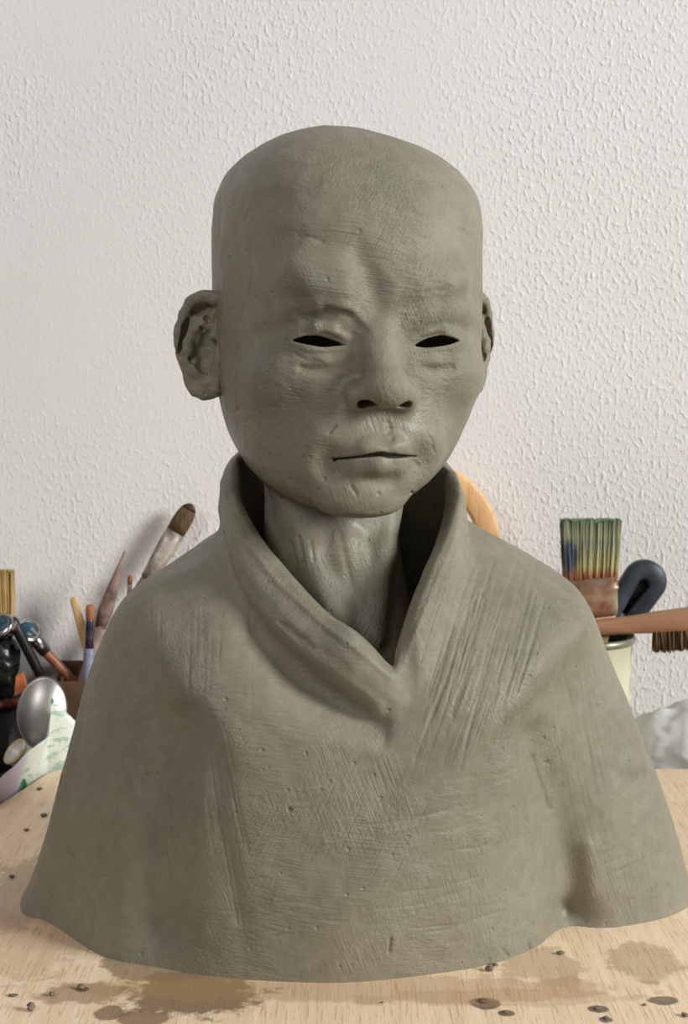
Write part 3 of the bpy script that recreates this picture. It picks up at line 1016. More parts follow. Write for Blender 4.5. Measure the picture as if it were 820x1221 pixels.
RV = strokes(RV, rn, robe_marks)
RV = RV + (0.0006 * noise3(RV, 30.0, 2) + 0.00025 * noise3(RV, 110.0, 6))[:, None] * rn * (RV[:, 2:3] > 0.004)
robe = link('robe', mesh_np('robe', RV, RF), CLAY, bust)


# ------------------------------------------------------------------ shapes for the tools
def frames(pts, up=(0, 0, 1)):
    pts = np.array(pts, float)
    T = np.gradient(pts, axis=0)
    T /= np.linalg.norm(T, axis=1)[:, None]
    up = np.array(up, float)
    A = np.cross(T, up)
    bad = np.linalg.norm(A, axis=1) < 1e-3
    A[bad] = np.cross(T[bad], (1, 0, 0))
    A /= np.linalg.norm(A, axis=1)[:, None]
    return pts, T, A, np.cross(A, T)


def tube(name, pts, rads, mat, parent=None, n=14, up=(0, 1, 0), power=2.0, smooth=True):
    """loft along pts; rads entries are a radius or (half width, half thickness); ends capped. With up=(0,1,0) the width lies in the picture plane"""
    pts, T, A, B = frames(pts, up)
    V, F = [], []
    for k in range(len(pts)):
        ra, rb = rads[k] if isinstance(rads[k], tuple) else (rads[k], rads[k])
        for i in range(n):
            t = 2 * math.pi * i / n
            c, q = math.cos(t), math.sin(t)
            c, q = math.copysign(abs(c) ** (2 / power), c), math.copysign(abs(q) ** (2 / power), q)
            V.append(pts[k] + A[k] * ra * c + B[k] * rb * q)
    for k in range(len(pts) - 1):
        for i in range(n):
            j = (i + 1) % n
            F.append((k * n + i, k * n + j, (k + 1) * n + j, (k + 1) * n + i))
    F.append(tuple(range(n))[::-1])
    F.append(tuple(range((len(pts) - 1) * n, len(pts) * n)))
    me = mesh_py(name, V, F)
    o = link(name, me, mat, None, smooth)
    if parent:
        o.parent = parent
        o.matrix_parent_inverse = parent.matrix_world.inverted() if False else Matrix.Translation(-Vector(parent.location))
    return o


def lathe(name, prof, centre, mat, parent=None, n=40, axis=(0, 0, 1)):
    """prof: (radius, height) list turned about an axis through centre"""
    q = Vector((0, 0, 1)).rotation_difference(Vector(axis))
    V, F = [], []
    for r, h in prof:
        for i in range(n):
            t = 2 * math.pi * i / n
            V.append(Vector(centre) + q @ Vector((r * math.cos(t), r * math.sin(t), h)))
    for k in range(len(prof) - 1):
        for i in range(n):
            j = (i + 1) % n
            F.append((k * n + i, k * n + j, (k + 1) * n + j, (k + 1) * n + i))
    ring = prof[0] == prof[-1]          # closed profile: a ring without end caps
    if prof[0][0] > 0 and not ring:
        F.append(tuple(range(n))[::-1])
    if prof[-1][0] > 0 and not ring:
        F.append(tuple(range((len(prof) - 1) * n, len(prof) * n)))
    o = link(name, mesh_py(name, V, F), mat)
    if parent:
        o.parent = parent
        o.matrix_parent_inverse = Matrix.Translation(-Vector(parent.location))
    return o


def adopt(o, parent):
    o.parent = parent
    o.matrix_parent_inverse = Matrix.Translation(-Vector(parent.location))
    return o


def seg(a, b, ts):
    a, b = np.array(a, float), np.array(b, float)
    return [a + (b - a) * t for t in ts]


# materials of the tools
M_box = simple('brown_card', srgb(98, 72, 50), 0.75, var=0.08, scale=30, bump=0.3)
M_stickwood = wood_material('raw_stick_wood', srgb(214, 180, 128), srgb(190, 150, 98), srgb(150, 108, 66), (200, 200, 14), 0.6)
M_redwood = wood_material('reddish_handle_wood', srgb(150, 96, 66), srgb(122, 74, 50), srgb(80, 46, 30), (180, 180, 180), 0.45)
M_paintwood = simple('paint_smeared_wood', srgb(152, 126, 118), 0.6, var=0.1, scale=70, c2=srgb(92, 74, 64), bump=0.2)
M_ferrule = simple('stained_ferrule', srgb(196, 186, 176), 0.45, 0.35, scale=70, c2=srgb(104, 92, 82))
M_bristle_dark = simple('olive_brown_bristle', srgb(104, 82, 46), 0.7, scale=1.0, stretch=(500, 500, 40), c2=srgb(70, 50, 28), bump=0.6, bscale=1.0)
M_bristle_tip = simple('dark_red_bristle_tip', srgb(66, 34, 24), 0.6)
M_orange = simple('orange_bristle', srgb(176, 112, 64), 0.65, scale=1.0, stretch=(700, 700, 60), c2=srgb(136, 80, 44), bump=0.5, bscale=1.0)
M_purple = simple('purple_stained_ferrule', srgb(92, 78, 108), 0.3, 0.6, scale=90, c2=srgb(42, 36, 48))
M_blue = simple('pale_blue_paint', srgb(150, 156, 178), 0.45, scale=80, c2=srgb(112, 112, 132))
M_tan = simple('tan_bristle', srgb(206, 178, 118), 0.75, scale=1.0, stretch=(600, 600, 20), c2=srgb(160, 130, 78), bump=0.6, bscale=1.0)
M_chrome = simple('worn_chrome', srgb(196, 196, 198), 0.22, 1.0, scale=60, c2=srgb(150, 150, 152))
M_steel = simple('dull_spoon_metal', srgb(206, 204, 200), 0.42, 0.9, scale=24, c2=srgb(164, 162, 158), bump=0.15, bscale=60)
M_teal = simple('teal_reflection', srgb(28, 72, 88), 0.3)  # colour of the teal reflection on the chrome heads
M_black = simple('black_plastic', srgb(26, 26, 26), 0.4, scale=40)
M_blackcloth = simple('black_green_film', srgb(20, 26, 22), 0.35, scale=30, c2=srgb(8, 10, 9))
M_red = simple('dark_red_plastic', srgb(96, 34, 28), 0.45)
M_terr = simple('orange_terracotta', srgb(214, 122, 70), 0.6, scale=50)
M_white = simple('white_plastic', srgb(228, 224, 222), 0.35, var=0.03)
M_cream = simple('cream_plastic', srgb(206, 196, 152), 0.4, var=0.04)
M_can = simple('cream_green_enamel', srgb(206, 203, 172), 0.38, var=0.06, scale=25, c2=srgb(188, 186, 152))
M_canrim = simple('grey_green_rim', srgb(150, 152, 130), 0.35, 0.4)
M_pine = wood_material('pine_arch_wood', srgb(232, 190, 138), srgb(214, 164, 108), srgb(190, 134, 82), (120, 40, 6), 0.5)
M_handle = simple('blue_black_rubber', srgb(62, 72, 84), 0.5, var=0.1, scale=50, c2=srgb(34, 38, 44), bump=0.15)
M_brushwood = simple('pinkish_brush_wood', srgb(188, 142, 108), 0.55, scale=26, c2=srgb(146, 106, 80), bump=0.2, stretch=(0.5, 1, 1.6))
M_coarse = simple('coarse_brown_bristle', srgb(116, 92, 58), 0.8, scale=1.0, stretch=(420, 420, 60), c2=srgb(60, 46, 28), bump=0.6, bscale=1.0)

GROUP_BOX = 'tools standing in the brown box'

# ------------------------------------------------------------------ left: brown open box of tools
bx0, bx1, by0, by1, bz0, bz1 = -0.248, -0.118, 0.350, 0.412, TABLE_Z, 0.0615
box = empty('tool_box', ((bx0 + bx1) / 2, (by0 + by1) / 2, bz0))
tag(box, 'open brown cardboard box standing by the wall, holding brushes and sticks', 'box')
for nm, e in (('bottom', (bx0, bx1, by0, by1, bz0, bz0 + 0.003)), ('front_panel', (bx0, bx1, by0, by0 + 0.004, bz0, bz1)), ('back_panel', (bx0, bx1, by1 - 0.004, by1, bz0, bz1 + 0.006)),
              ('side_panel', (bx0, bx0 + 0.004, by0 + 0.004, by1 - 0.004, bz0, bz1)), ('side_panel', (bx1 - 0.004, bx1, by0 + 0.004, by1 - 0.004, bz0, bz1))):
    adopt(link(nm, box_mesh(nm, *e), M_box, None, False), box)


def stick_line(u0, v0, y0, u1, v1, y1):
    """line from the visible tip through a lower visible point, carried on down to the bottom of the box"""
    a, b = at_y(u0, v0, y0), at_y(u1, v1, y1)
    d = (b - a)
    t = (bz0 + 0.006 - a[2]) / d[2]
    if d[0] < 0:
        t = min(t, (bx0 + 0.011 - a[0]) / d[0])
    return a, a + d * t, np.linalg.norm(d * t)


# large filbert brush
a, b, L = stick_line(229, 601, 0.404, 172, 697, 0.400)
br = empty('filbert_brush', tuple(b))
tag(br, 'big filbert brush with olive bristles and stained pale ferrule leaning by the wall', 'paintbrush', GROUP_BOX)
t = lambda mm_: mm_ / 1000 / L
tube('bristles', seg(a, b, [t(2.5), t(6), t(12), t(20), t(29)]), [(0.0045, 0.002), (0.0068, .003), (0.0082, .004), (0.0086, .0045), (0.0082, .0045)], M_bristle_dark, br)
tube('bristle_tip', seg(a, b, [0, t(1.2), t(3), t(5.5)]), [(0.001, 0.0008), (0.0034, 0.0016), (0.0052, .0024), (0.0068, .0031)], M_bristle_tip, br)
tube('ferrule', seg(a, b, [t(28), t(40), t(58), t(75)]), [(0.0085, .005), (0.0086, .0052), (0.0076, .0058), (0.0064, .006)], M_ferrule, br)
tube('handle', seg(a, b, [t(74), t(90), t(130), 0.9, 1.0]), [0.0056, 0.0062, 0.005, 0.003, 0.0025], M_paintwood, br)

# pointed wooden modelling tool
a, b, L = stick_line(149, 656, 0.386, 118, 752, 0.380)
tl = empty('modelling_tool', tuple(b))
tag(tl, 'pointed wooden modelling tool smeared with pink and brown paint', 'sculpting tool', GROUP_BOX)
tube('blade', seg(a, b, [0, .08, .2, .33, .42]), [(0.0004, 0.0004), (0.0022, .0016), (0.0046, .0028), (0.0066, .0034), (0.0050, .0036)], M_paintwood, tl)
tube('handle', seg(a, b, [.41, .6, .85, 1.0]), [(0.0050, .0036), (.0042, .0036), (.0045, .0038), (.003, .003)], M_paintwood, tl)

# raw wooden stick
a, b, L = stick_line(87, 712, 0.392, 105, 775, 0.392)
o = tube('wooden_stick', seg(a, b, [0, .015, .2, .5, 1]), [(0.0020, .0012), (0.0032, .0018), (.0042, .0022), (.0044, .0024), (.0044, .0024)], M_stickwood, power=3)
tag(o, 'flat raw wooden stick beside the purple-ferruled brush', 'stick', GROUP_BOX)

# small brush with purple ferrule
a, b, L = stick_line(107.5, 721, 0.368, 106, 790, 0.366)
br = empty('round_brush', tuple(b))
tag(br, 'small brush with orange-brown bristles, purple ferrule and pale blue handle', 'paintbrush', GROUP_BOX)
t = lambda mm_: mm_ / 1000 / L
tube('bristles', seg(a, b, [0, t(1), t(4), t(11), t(13)]), [0.0022, 0.0033, 0.0038, 0.0036, 0.0033], M_orange, br)
tube('ferrule', seg(a, b, [t(12), t(14), t(26), t(38)]), [0.0032, 0.0033, 0.0035, 0.0038], M_purple, br)
tube('handle', seg(a, b, [t(37), t(42), t(55), t(80), 1.0]), [0.0039, 0.0048, 0.0050, 0.004, 0.002], M_blue, br)

# thin brush with an orange tip
a, b, L = stick_line(155.5, 686, 0.402, 153, 720, 0.402)
br = empty('thin_brush', tuple(b))
tag(br, 'thin brush whose small orange tip just shows over the clay shoulder', 'paintbrush', GROUP_BOX)
t = lambda mm_: mm_ / 1000 / L
tube('bristles', seg(a, b, [0, t(1), t(4), t(8)]), [0.0012, 0.0022, 0.0024, 0.0020], M_orange, br)
tube('ferrule', seg(a, b, [t(7.5), t(20), t(30)]), [0.0020, 0.0021, 0.0024], M_ferrule, br)
tube('handle', seg(a, b, [t(29), t(60), 1.0]), [0.0025, 0.0030, 0.002], M_redwood, br)


# two chrome-headed tools whose handles rest in the box and the pot
def headed_tool(name, label, h0, h1, r, mat, head_px, head_y, hr, tilt):
    e = empty(name, tuple(h1))
    tag(e, label, 'tool', 'chrome headed tools by the black pot')
    tube('handle', seg(h0, h1, [0, .04, .3, .7, .97, 1]), [r * .8, r, r, r * .95, r * .9, r * .5], mat, e)
    c = at_y(*head_px, head_y)
    dirv = np.array(h0) - np.array(h1)
    dirv /= np.linalg.norm(dirv)
    tube('collar', seg(np.array(h0) - dirv * .008, c, [0, .5, 1]), [r * 1.25, r * 1.4, r * 1.2], M_chrome, e)
    ax = Vector(tilt).normalized()
    lathe('head', [(0, -.35 * hr), (hr * .6, -.33 * hr), (hr * .95, -.12 * hr), (hr, 0.05 * hr), (hr * .93, .2 * hr), (hr * .72, .26 * hr), (hr * .62, .2 * hr), (0, .2 * hr)], c, M_chrome, e, 32, ax)
    lathe('reflection_disc', [(0, .2 * hr), (hr * .60, .205 * hr), (hr * .5, .27 * hr), (0, .31 * hr)], c, M_teal, e, 28, ax)  # teal disc painted in as the reflection on the chrome
    return e


headed_tool('scraper_tool', 'chrome-headed tool with reddish wooden handle reaching into the brown box', at_y(47, 770, 0.372), at_y(97, 822, 0.378), 0.0042, M_redwood, (33, 752), 0.369, 0.0125, (0.55, -0.55, 0.65))

# black pot with a dark red rim, black film stuffed in it
pc = at_y(-20, 826, 0.370)
pot = empty('plastic_pot', (pc[0], pc[1], TABLE_Z))
tag(pot, 'black plastic pot with a dark red rim at the end of the workbench', 'pot')
ph = pc[2] - TABLE_Z
R_ = 0.042
lathe('body', [(0.036, 0.0), (0.037, 0.002), (R_ - .002, ph - .006), (R_ - .004, ph - .006), (0.034, 0.006), (0, 0.006)], (pc[0], pc[1], TABLE_Z), M_black, pot)
lathe('rim', [(R_ - .004, ph - .007), (R_, ph - .007), (R_ + .0015, ph - .004), (R_ + .001, ph), (R_ - .003, ph + .001), (R_ - .004, ph - .007)], (pc[0], pc[1], TABLE_Z), M_red, pot)
headed_tool('burnishing_tool', 'chrome-headed tool with long black handle standing in the black pot', at_y(14, 738, 0.352), at_y(52, 812, 0.366), 0.0046, M_black, (2, 746), 0.348, 0.0115, (-0.35, -0.7, 0.6))


def crumple(name, centre, r, mat, seed, amp=0.35, freq=2.2, n=26, kind=None, sub=0):
    V, F = [], []
    m = n * 2
    for i in range(n + 1):
        ph_ = math.pi * i / n
        for j in range(m):
            th = 2 * math.pi * j / m
            V.append((math.sin(ph_) * math.cos(th), math.sin(ph_) * math.sin(th), math.cos(ph_)))
    V = np.array(V)
    d = 1 + amp * (1 - 2 * np.abs(noise3(V, freq, seed))) * 0.6 + amp * 0.5 * (1 - 2 * np.abs(noise3(V, freq * 2.3, seed + 1))) - amp * .4
    V = V * d[:, None] * np.array(r) + np.array(centre)
    for i in range(n):
        for j in range(m):
            k = (j + 1) % m
            F.append((i * m + j, (i + 1) * m + j, (i + 1) * m + k, i * m + k))
    return link(name, mesh_py(name, V, F), mat)


pb = at_y(2, 804, 0.370)
o = crumple('plastic_film', (pb[0] - .012, pb[1], pb[2] + 0.004), (0.027, 0.024, 0.030), M_blackcloth, 3)
tag(o, 'crumpled black plastic film stuffed into the red-rimmed pot', 'plastic film')
p = [at_y(17, 830, 0.335), at_y(32, 822, 0.335), at_y(26, 802, 0.337), at_y(19, 806, 0.337)]
V = [q for q in p] + [q + np.array([0, 0.006, 0]) for q in p]
o = link('terracotta_shard', mesh_py('terracotta_shard', V, [(0, 1, 2, 3), (7, 6, 5, 4), (0, 4, 5, 1), (1, 5, 6, 2), (2, 6, 7, 3), (3, 7, 4, 0)]), M_terr, None, False)
tag(o, 'small orange terracotta shard on the rim of the black pot', 'shard')

# flat tan brush standing in the pot
def bristle_block(name, base_c, wx, wy, h, spread, mat, parent, n, seed, xdir=(1, 0, 0), zdir=(0, 0, 1), wave=0.03):
    """many fine tapering bristles growing from a flat ferrule: one part"""
    r = np.random.default_rng(seed)
    X, Z = np.array(xdir, float), np.array(zdir, float)
    X, Z = X / np.linalg.norm(X), Z / np.linalg.norm(Z)
    Y = np.cross(Z, X)
    V, F = [], []
    for i in range(n):
        a_, b_ = r.uniform(-1, 1), r.uniform(-1, 1)
        p0 = np.array(base_c) + X * a_ * wx / 2 + Y * b_ * wy / 2
        top = p0 + Z * h * r.uniform(0.93, 1.0) + X * (a_ * spread + r.normal(0, wave) * 0.02) + Y * (b_ * spread * .4 + r.normal(0, wave) * 0.02)
        mid = (p0 + top) / 2 + X * a_ * spread * 0.05
        rr = r.uniform(0.00055, 0.00095)
        k = len(V)
        for c, w in ((p0, rr), (mid, rr), (top, rr * .55)):
            for q in range(3):
                th = 2.094 * q + i
                V.append(c + X * w * math.cos(th) + Y * w * math.sin(th))
        for lv in (0, 3):
            for q in range(3):
                w = (q + 1) % 3
                F.append((k + lv + q, k + lv + w, k + lv + 3 + w, k + lv + 3 + q))
        F.append((k + 6, k + 7, k + 8))
    o = link(name, mesh_py(name, V, F), mat, None, True)
    if parent:
        adopt(o, parent)
    o['kind'] = 'stuff'
    return o


fb = at_y(-2, 737, 0.378)
fbase = np.array([fb[0], 0.374, TABLE_Z + 0.012])
br = empty('flat_brush', tuple(fbase))
tag(br, 'upright flat brush with long clean tan bristles in the black pot', 'paintbrush')
bristle_block('bristles', fb, 0.026, 0.008, 0.042, 0.0005, M_tan, br, 420, 5)
tube('ferrule', [fb + (0, 0, .003), fb, fb - (0, 0, .012), fb - (0, 0, .02)], [(0.0138, .005), (0.0138, .005), (.0136, .005), (.011, .005)], M_chrome, br, 20, power=4)
tube('handle', [fb - (0, 0, .018), fb - (0, 0, .04), fbase + (0, 0, .03), fbase], [(.010, .0045), (.007, .0045), (.006, .004), (.005, .003)], M_stickwood, br, power=3)

# big metal spoon
sc_ = at_y(50, 850, 0.3215)
spoon = empty('metal_spoon', (sc_[0] + .004, sc_[1] + .004, TABLE_Z))
tag(spoon, 'large dull metal spoon standing bowl-up behind the printed paper', 'spoon')
V, F = [], []
nu, nv = 14, 40
lean = math.radians(-8)
for sgn, off in ((1, 0.0), (-1, 0.0012)):
    for i in range(nu + 1):
        r_ = i / nu
        for j in range(nv):
            th = 2 * math.pi * j / nv
            ex, ez = r_ * math.cos(th) * 0.0205, r_ * math.sin(th) * 0.0300
            if ez < 0:
                ex *= 1 - 0.18 * (ez / 0.03) ** 2
            dep = -0.0095 * (1 - r_ ** 2.2) + off * (1 if r_ < 0.999 else 0.3)
            V.append(np.array([sc_[0] + ex * math.cos(lean) - ez * math.sin(lean), sc_[1] + dep + 0.12 * ez, sc_[2] + ex * math.sin(lean) + ez * math.cos(lean)]))
m = (nu + 1) * nv
for s_ in (0, 1):
    for i in range(nu):
        for j in range(nv):
            k = (j + 1) % nv
            q = (s_ * m + i * nv + j, s_ * m + i * nv + k, s_ * m + (i + 1) * nv + k, s_ * m + (i + 1) * nv + j)
            F.append(q if s_ else q[::-1])
for j in range(nv):
    k = (j + 1) % nv
    F.append((nu * nv + j, nu * nv + k, m + nu * nv + k, m + nu * nv + j))
adopt(link('bowl', mesh_py('bowl', V, F), M_steel), spoon)
hb = at_y(42, 893, 0.3185)
tube('handle', [hb + np.array([.0, 0, .002]), hb - (0, -.001, .010), hb - (-.001, -.003, .03), np.array([hb[0] + .002, hb[1] + .004, TABLE_Z + .0005])], [(.0055, .0014), (.0042, .0016), (.0042, .0016), (.005, .0016)], M_steel, spoon, power=3)

# little white tub with a cream rim lying open
tc_ = at_y(17, 896, 0.300)
tub = empty('plastic_tub', (tc_[0], tc_[1], TABLE_Z))
tag(tub, 'small white plastic tub with a cream rim tipped beside the spoon', 'tub')
ax = Vector((-0.62, -0.45, 0.64)).normalized()
r_ = 0.0105
c_ = Vector((tc_[0], tc_[1], tc_[2])) - ax * 0.006
lathe('body', [(0, -.022), (r_ * .9, -.022), (r_, .006), (r_ * .93, .006), (r_ * .84, -.018), (0, -.018)], c_, M_white, tub, 30, ax)
lathe('rim', [(r_ * .92, .004), (r_ * 1.08, .004), (r_ * 1.10, .0065), (r_ * .94, .007), (r_ * .92, .004)], c_, M_cream, tub, 30, ax)
tub2 = crumple('film_heap', (tc_[0] - .008, tc_[1] + .004, TABLE_Z + .012), (0.030, 0.012, 0.0145), M_blackcloth, 8)
tag(tub2, 'heap of black plastic film under the white tub', 'plastic film')

# printed paper tucked against the edge of the board
def paper_material():
    m, nt, ns, ls, b_ = new_mat('green_printed_paper')
    v = coords(ns, ls)
    n1 = N(ns, 'ShaderNodeTexNoise', Scale=95.0, Detail=3.0, Roughness=0.6)
    mp = N(ns, 'ShaderNodeMapping')
    mp.inputs['Rotation'].default_value = (0.5, 0, 0.3)
    mp.inputs['Scale'].default_value = (0.5, 0.55, 1.5)
    ls.new(v, mp.inputs[0])
    ls.new(mp.outputs[0], n1.inputs['Vector'])
    ink = N(ns, 'ShaderNodeMapRange', interpolation_type='SMOOTHSTEP')
    ink.inputs[1].default_value, ink.inputs[2].default_value = 0.55, 0.60
    ink.inputs[3].default_value, ink.inputs[4].default_value = 0.0, 0.55
    ls.new(n1.outputs[0], ink.inputs[0])
    n2 = N(ns, 'ShaderNodeTexNoise', Scale=42.0, Detail=1.0)
    ls.new(v, n2.inputs['Vector'])
    ink2 = N(ns, 'ShaderNodeMapRange', interpolation_type='SMOOTHSTEP')
    ink2.inputs[1].default_value, ink2.inputs[2].default_value = 0.66, 0.70
    ls.new(n2.outputs[0], ink2.inputs[0])
    sep = N(ns, 'ShaderNodeSeparateXYZ')
    ls.new(v, sep.inputs[0])
    lil = N(ns, 'ShaderNodeMapRange')
    lil.inputs[1].default_value, lil.inputs[2].default_value = 0.258, 0.268
    lil.inputs[3].default_value, lil.inputs[4].default_value = 1.0, 0.0
    ls.new(sep.outputs[1], lil.inputs[0])
    base = mixc(ns, ls, lil.outputs[0], srgb(228, 234, 226), srgb(206, 200, 216))
    keep = mathn(ns, ls, 'SUBTRACT', 1.0, lil.outputs[0])
    c = mixc(ns, ls, mathn(ns, ls, 'MULTIPLY', ink.outputs[0], keep), base, srgb(120, 176, 146))
    c = mixc(ns, ls, mathn(ns, ls, 'MULTIPLY', ink2.outputs[0], keep), c, srgb(40, 130, 90))
    ls.new(c, b_.inputs['Base Color'])
    b_.inputs['Roughness'].default_value = 0.5
    return m


def off_edge(y, d):
    k = (y - corner[1]) / ldir[1]
    q = corner + ldir * k
    return np.array([q[0] - d, y, 0])
bot = [off_edge(0.16, .006), off_edge(0.205, .006), off_edge(0.262, .006), off_edge(0.29, .007), np.array([corner[0] - .004, 0.311, 0]), np.array([corner[0] + .02, 0.3135, 0]), np.array([corner[0] + .07, 0.3135, 0])]
top = [at_y(-50, 980, 0.155), at_y(-6, 935, 0.20), at_y(33, 897, 0.262), at_y(57, 878, 0.288), at_y(62, 832, 0.302), at_y(91, 862, 0.312), at_y(140, 880, 0.316)]
rows_ = []
S0 = np.linspace(0, len(bot) - 1, 73)
bi = np.array([[np.interp(q, range(len(bot)), [b_[k] for b_ in bot]) for k in range(3)] for q in S0])
ti = np.array([[np.interp(q, range(len(top)), [b_[k] for b_ in top]) for k in range(3)] for q in S0])
bi[:, 2] = TABLE_Z + 0.0005
for w in np.linspace(0, 1, 13):
    q = bi * (1 - w) + ti * w
    q[:, 0] -= 0.004 * math.sin(math.pi * w)
    rows_.append(q)
V = np.concatenate(rows_)
V = V + np.stack([0.0012 * noise3(V, 45, 4), 0 * V[:, 0], 0 * V[:, 0]], 1)
i, j = np.meshgrid(np.arange(12), np.arange(72), indexing='ij')
a_ = (i * 73 + j).ravel()
F = np.stack([a_, a_ + 1, a_ + 74, a_ + 73], 1)
paper = link('printed_paper', mesh_np('printed_paper', V, F), paper_material())
md = paper.modifiers.new('thickness', 'SOLIDIFY')
md.thickness = 0.0003
md.offset = 0
tag(paper, 'white paper with green print standing up along the edge of the modelling board', 'paper')

# ------------------------------------------------------------------ right: can with brushes
cr = 0.040
rim_r = at_y(752, 757, 0.352)
cc = np.array([rim_r[0] - cr + .002, 0.352, TABLE_Z])
ch = rim_r[2] - TABLE_Z
can = empty('enamel_can', tuple(cc))
tag(can, 'cream-green enamel can by the wall, holding brushes', 'can')
lathe('body', [(cr - .003, 0), (cr - .0015, .001), (cr - .0022, ch * .62), (cr - .0024, ch * .63), (cr - .0034, ch * .64), (cr - .001, ch - .003), (cr - .003, ch - .003), (cr - .0055, .004), (0, .004)], cc, M_can, can, 48)
lathe('rim', [(cr - .003, ch - .005), (cr + .0006, ch - .005), (cr + .0014, ch - .002), (cr + .0006, ch + .0005), (cr - .002, ch + .0008), (cr - .003, ch - .005)], cc, M_canrim, can, 48)


def dyed_bristle():
    m, nt, ns, ls, b_ = new_mat('paint_dyed_bristle')
    v = coords(ns, ls)
    sep = N(ns, 'ShaderNodeSeparateXYZ')
    ls.new(v, sep.inputs[0])
    n1 = N(ns, 'ShaderNodeTexNoise', Scale=1.0, Detail=3.0)
    mp = N(ns, 'ShaderNodeMapping')
    mp.inputs['Scale'].default_value = (380, 380, 22)
    ls.new(v, mp.inputs[0])
    ls.new(mp.outputs[0], n1.inputs['Vector'])
    z0, z1 = WB_Z0, WB_Z1
    f = N(ns, 'ShaderNodeMapRange')
    f.inputs[1].default_value, f.inputs[2].default_value = z0, z1
    ls.new(sep.outputs[2], f.inputs[0])
    fz = mathn(ns, ls, 'ADD', f.outputs[0], mathn(ns, ls, 'MULTIPLY', mathn(ns, ls, 'SUBTRACT', n1.outputs[0], 0.5), 0.28))
    c = ramp(ns, ls, fz, [(0.0, srgb(150, 92, 60)), (0.10, srgb(178, 120, 76)), (0.22, srgb(190, 180, 126)), (0.45, srgb(178, 178, 138)), (0.62, srgb(154, 164, 138)), (0.72, srgb(180, 176, 140)), (0.90, srgb(166, 172, 140)), (1.0, srgb(132, 164, 138))])
    dx = mathn(ns, ls, 'DIVIDE', mathn(ns, ls, 'SUBTRACT', sep.outputs[0], WB_X - .019), 0.0085)
    dz = mathn(ns, ls, 'DIVIDE', mathn(ns, ls, 'SUBTRACT', f.outputs[0], 0.38), 0.30)
    r = mathn(ns, ls, 'SQRT', mathn(ns, ls, 'ADD', mathn(ns, ls, 'MULTIPLY', dx, dx), mathn(ns, ls, 'MULTIPLY', dz, dz)))
    r = mathn(ns, ls, 'ADD', r, mathn(ns, ls, 'MULTIPLY', mathn(ns, ls, 'SUBTRACT', n1.outputs[0], 0.5), 1.2))
    mk = N(ns, 'ShaderNodeMapRange', interpolation_type='SMOOTHSTEP')
    mk.inputs[1].default_value, mk.inputs[2].default_value = 0.6, 1.15
    mk.inputs[3].default_value, mk.inputs[4].default_value = 0.85, 0.0
    ls.new(r, mk.inputs[0])
    c = mixc(ns, ls, mk.outputs[0], c, srgb(36, 66, 104))
    sh = ramp(ns, ls, n1.outputs[0], [(0.3, (0.55, 0.55, 0.55)), (0.6, (1, 1, 1))])
    c = mixc(ns, ls, 1.0, c, sh, 'MULTIPLY')
    ls.new(c, b_.inputs['Base Color'])
    b_.inputs['Roughness'].default_value = 0.7
    return m


WY = 0.338
wb_top = at_y(700, 618, WY)
wb_bot = at_y(703, 690, WY)
WB_X, WB_Z0, WB_Z1 = wb_bot[0], wb_bot[2], wb_top[2]
wbase = np.array([cc[0] - .004, 0.350, TABLE_Z + .008])
wb = empty('wide_brush', tuple(wbase))
tag(wb, 'wide flat brush with green, yellow and blue stained bristles standing in the can', 'paintbrush')
M_dye = dyed_bristle()
bristle_block('bristles', wb_bot - (0, 0, .002), 0.042, 0.011, wb_top[2] - wb_bot[2] + .002, 0.0025, M_dye, wb, 1500, 11, wave=0.04)
M_rust = simple('rusty_ferrule', srgb(186, 170, 150), 0.4, 0.45, scale=60, c2=srgb(140, 86, 56))
f0 = at_y(703, 689, WY)
f1 = at_y(707, 735, WY + .002)
tube('ferrule', seg(f0, f1, [0, .25, .27, .33, .35, .8, 1]), [(.0222, .0068), (.0218, .0068), (.0226, .0074), (.0226, .0074), (.0214, .0068), (.0205, .0066), (.0195, .006)], M_rust, wb, 28, power=5)
tube('handle', [np.array(f1) + (0, 0, .002), np.array(f1) - (0, -.002, .02), np.array(f1) - (0, -.004, .05), wbase], [(.019, .006), (.013, .006), (.010, .006), (.008, .005)], M_stickwood, wb, power=3)

# black tool handle with a hanging slot
hy = 0.366
ctr_top, ctr_low = at_y(768, 693, hy), at_y(728, 752, hy)
ht = empty('scraper', (cc[0] + .006, hy, TABLE_Z + .005))
tag(ht, 'scraper standing in the can, its blue-black handle with a hanging slot', 'tool')


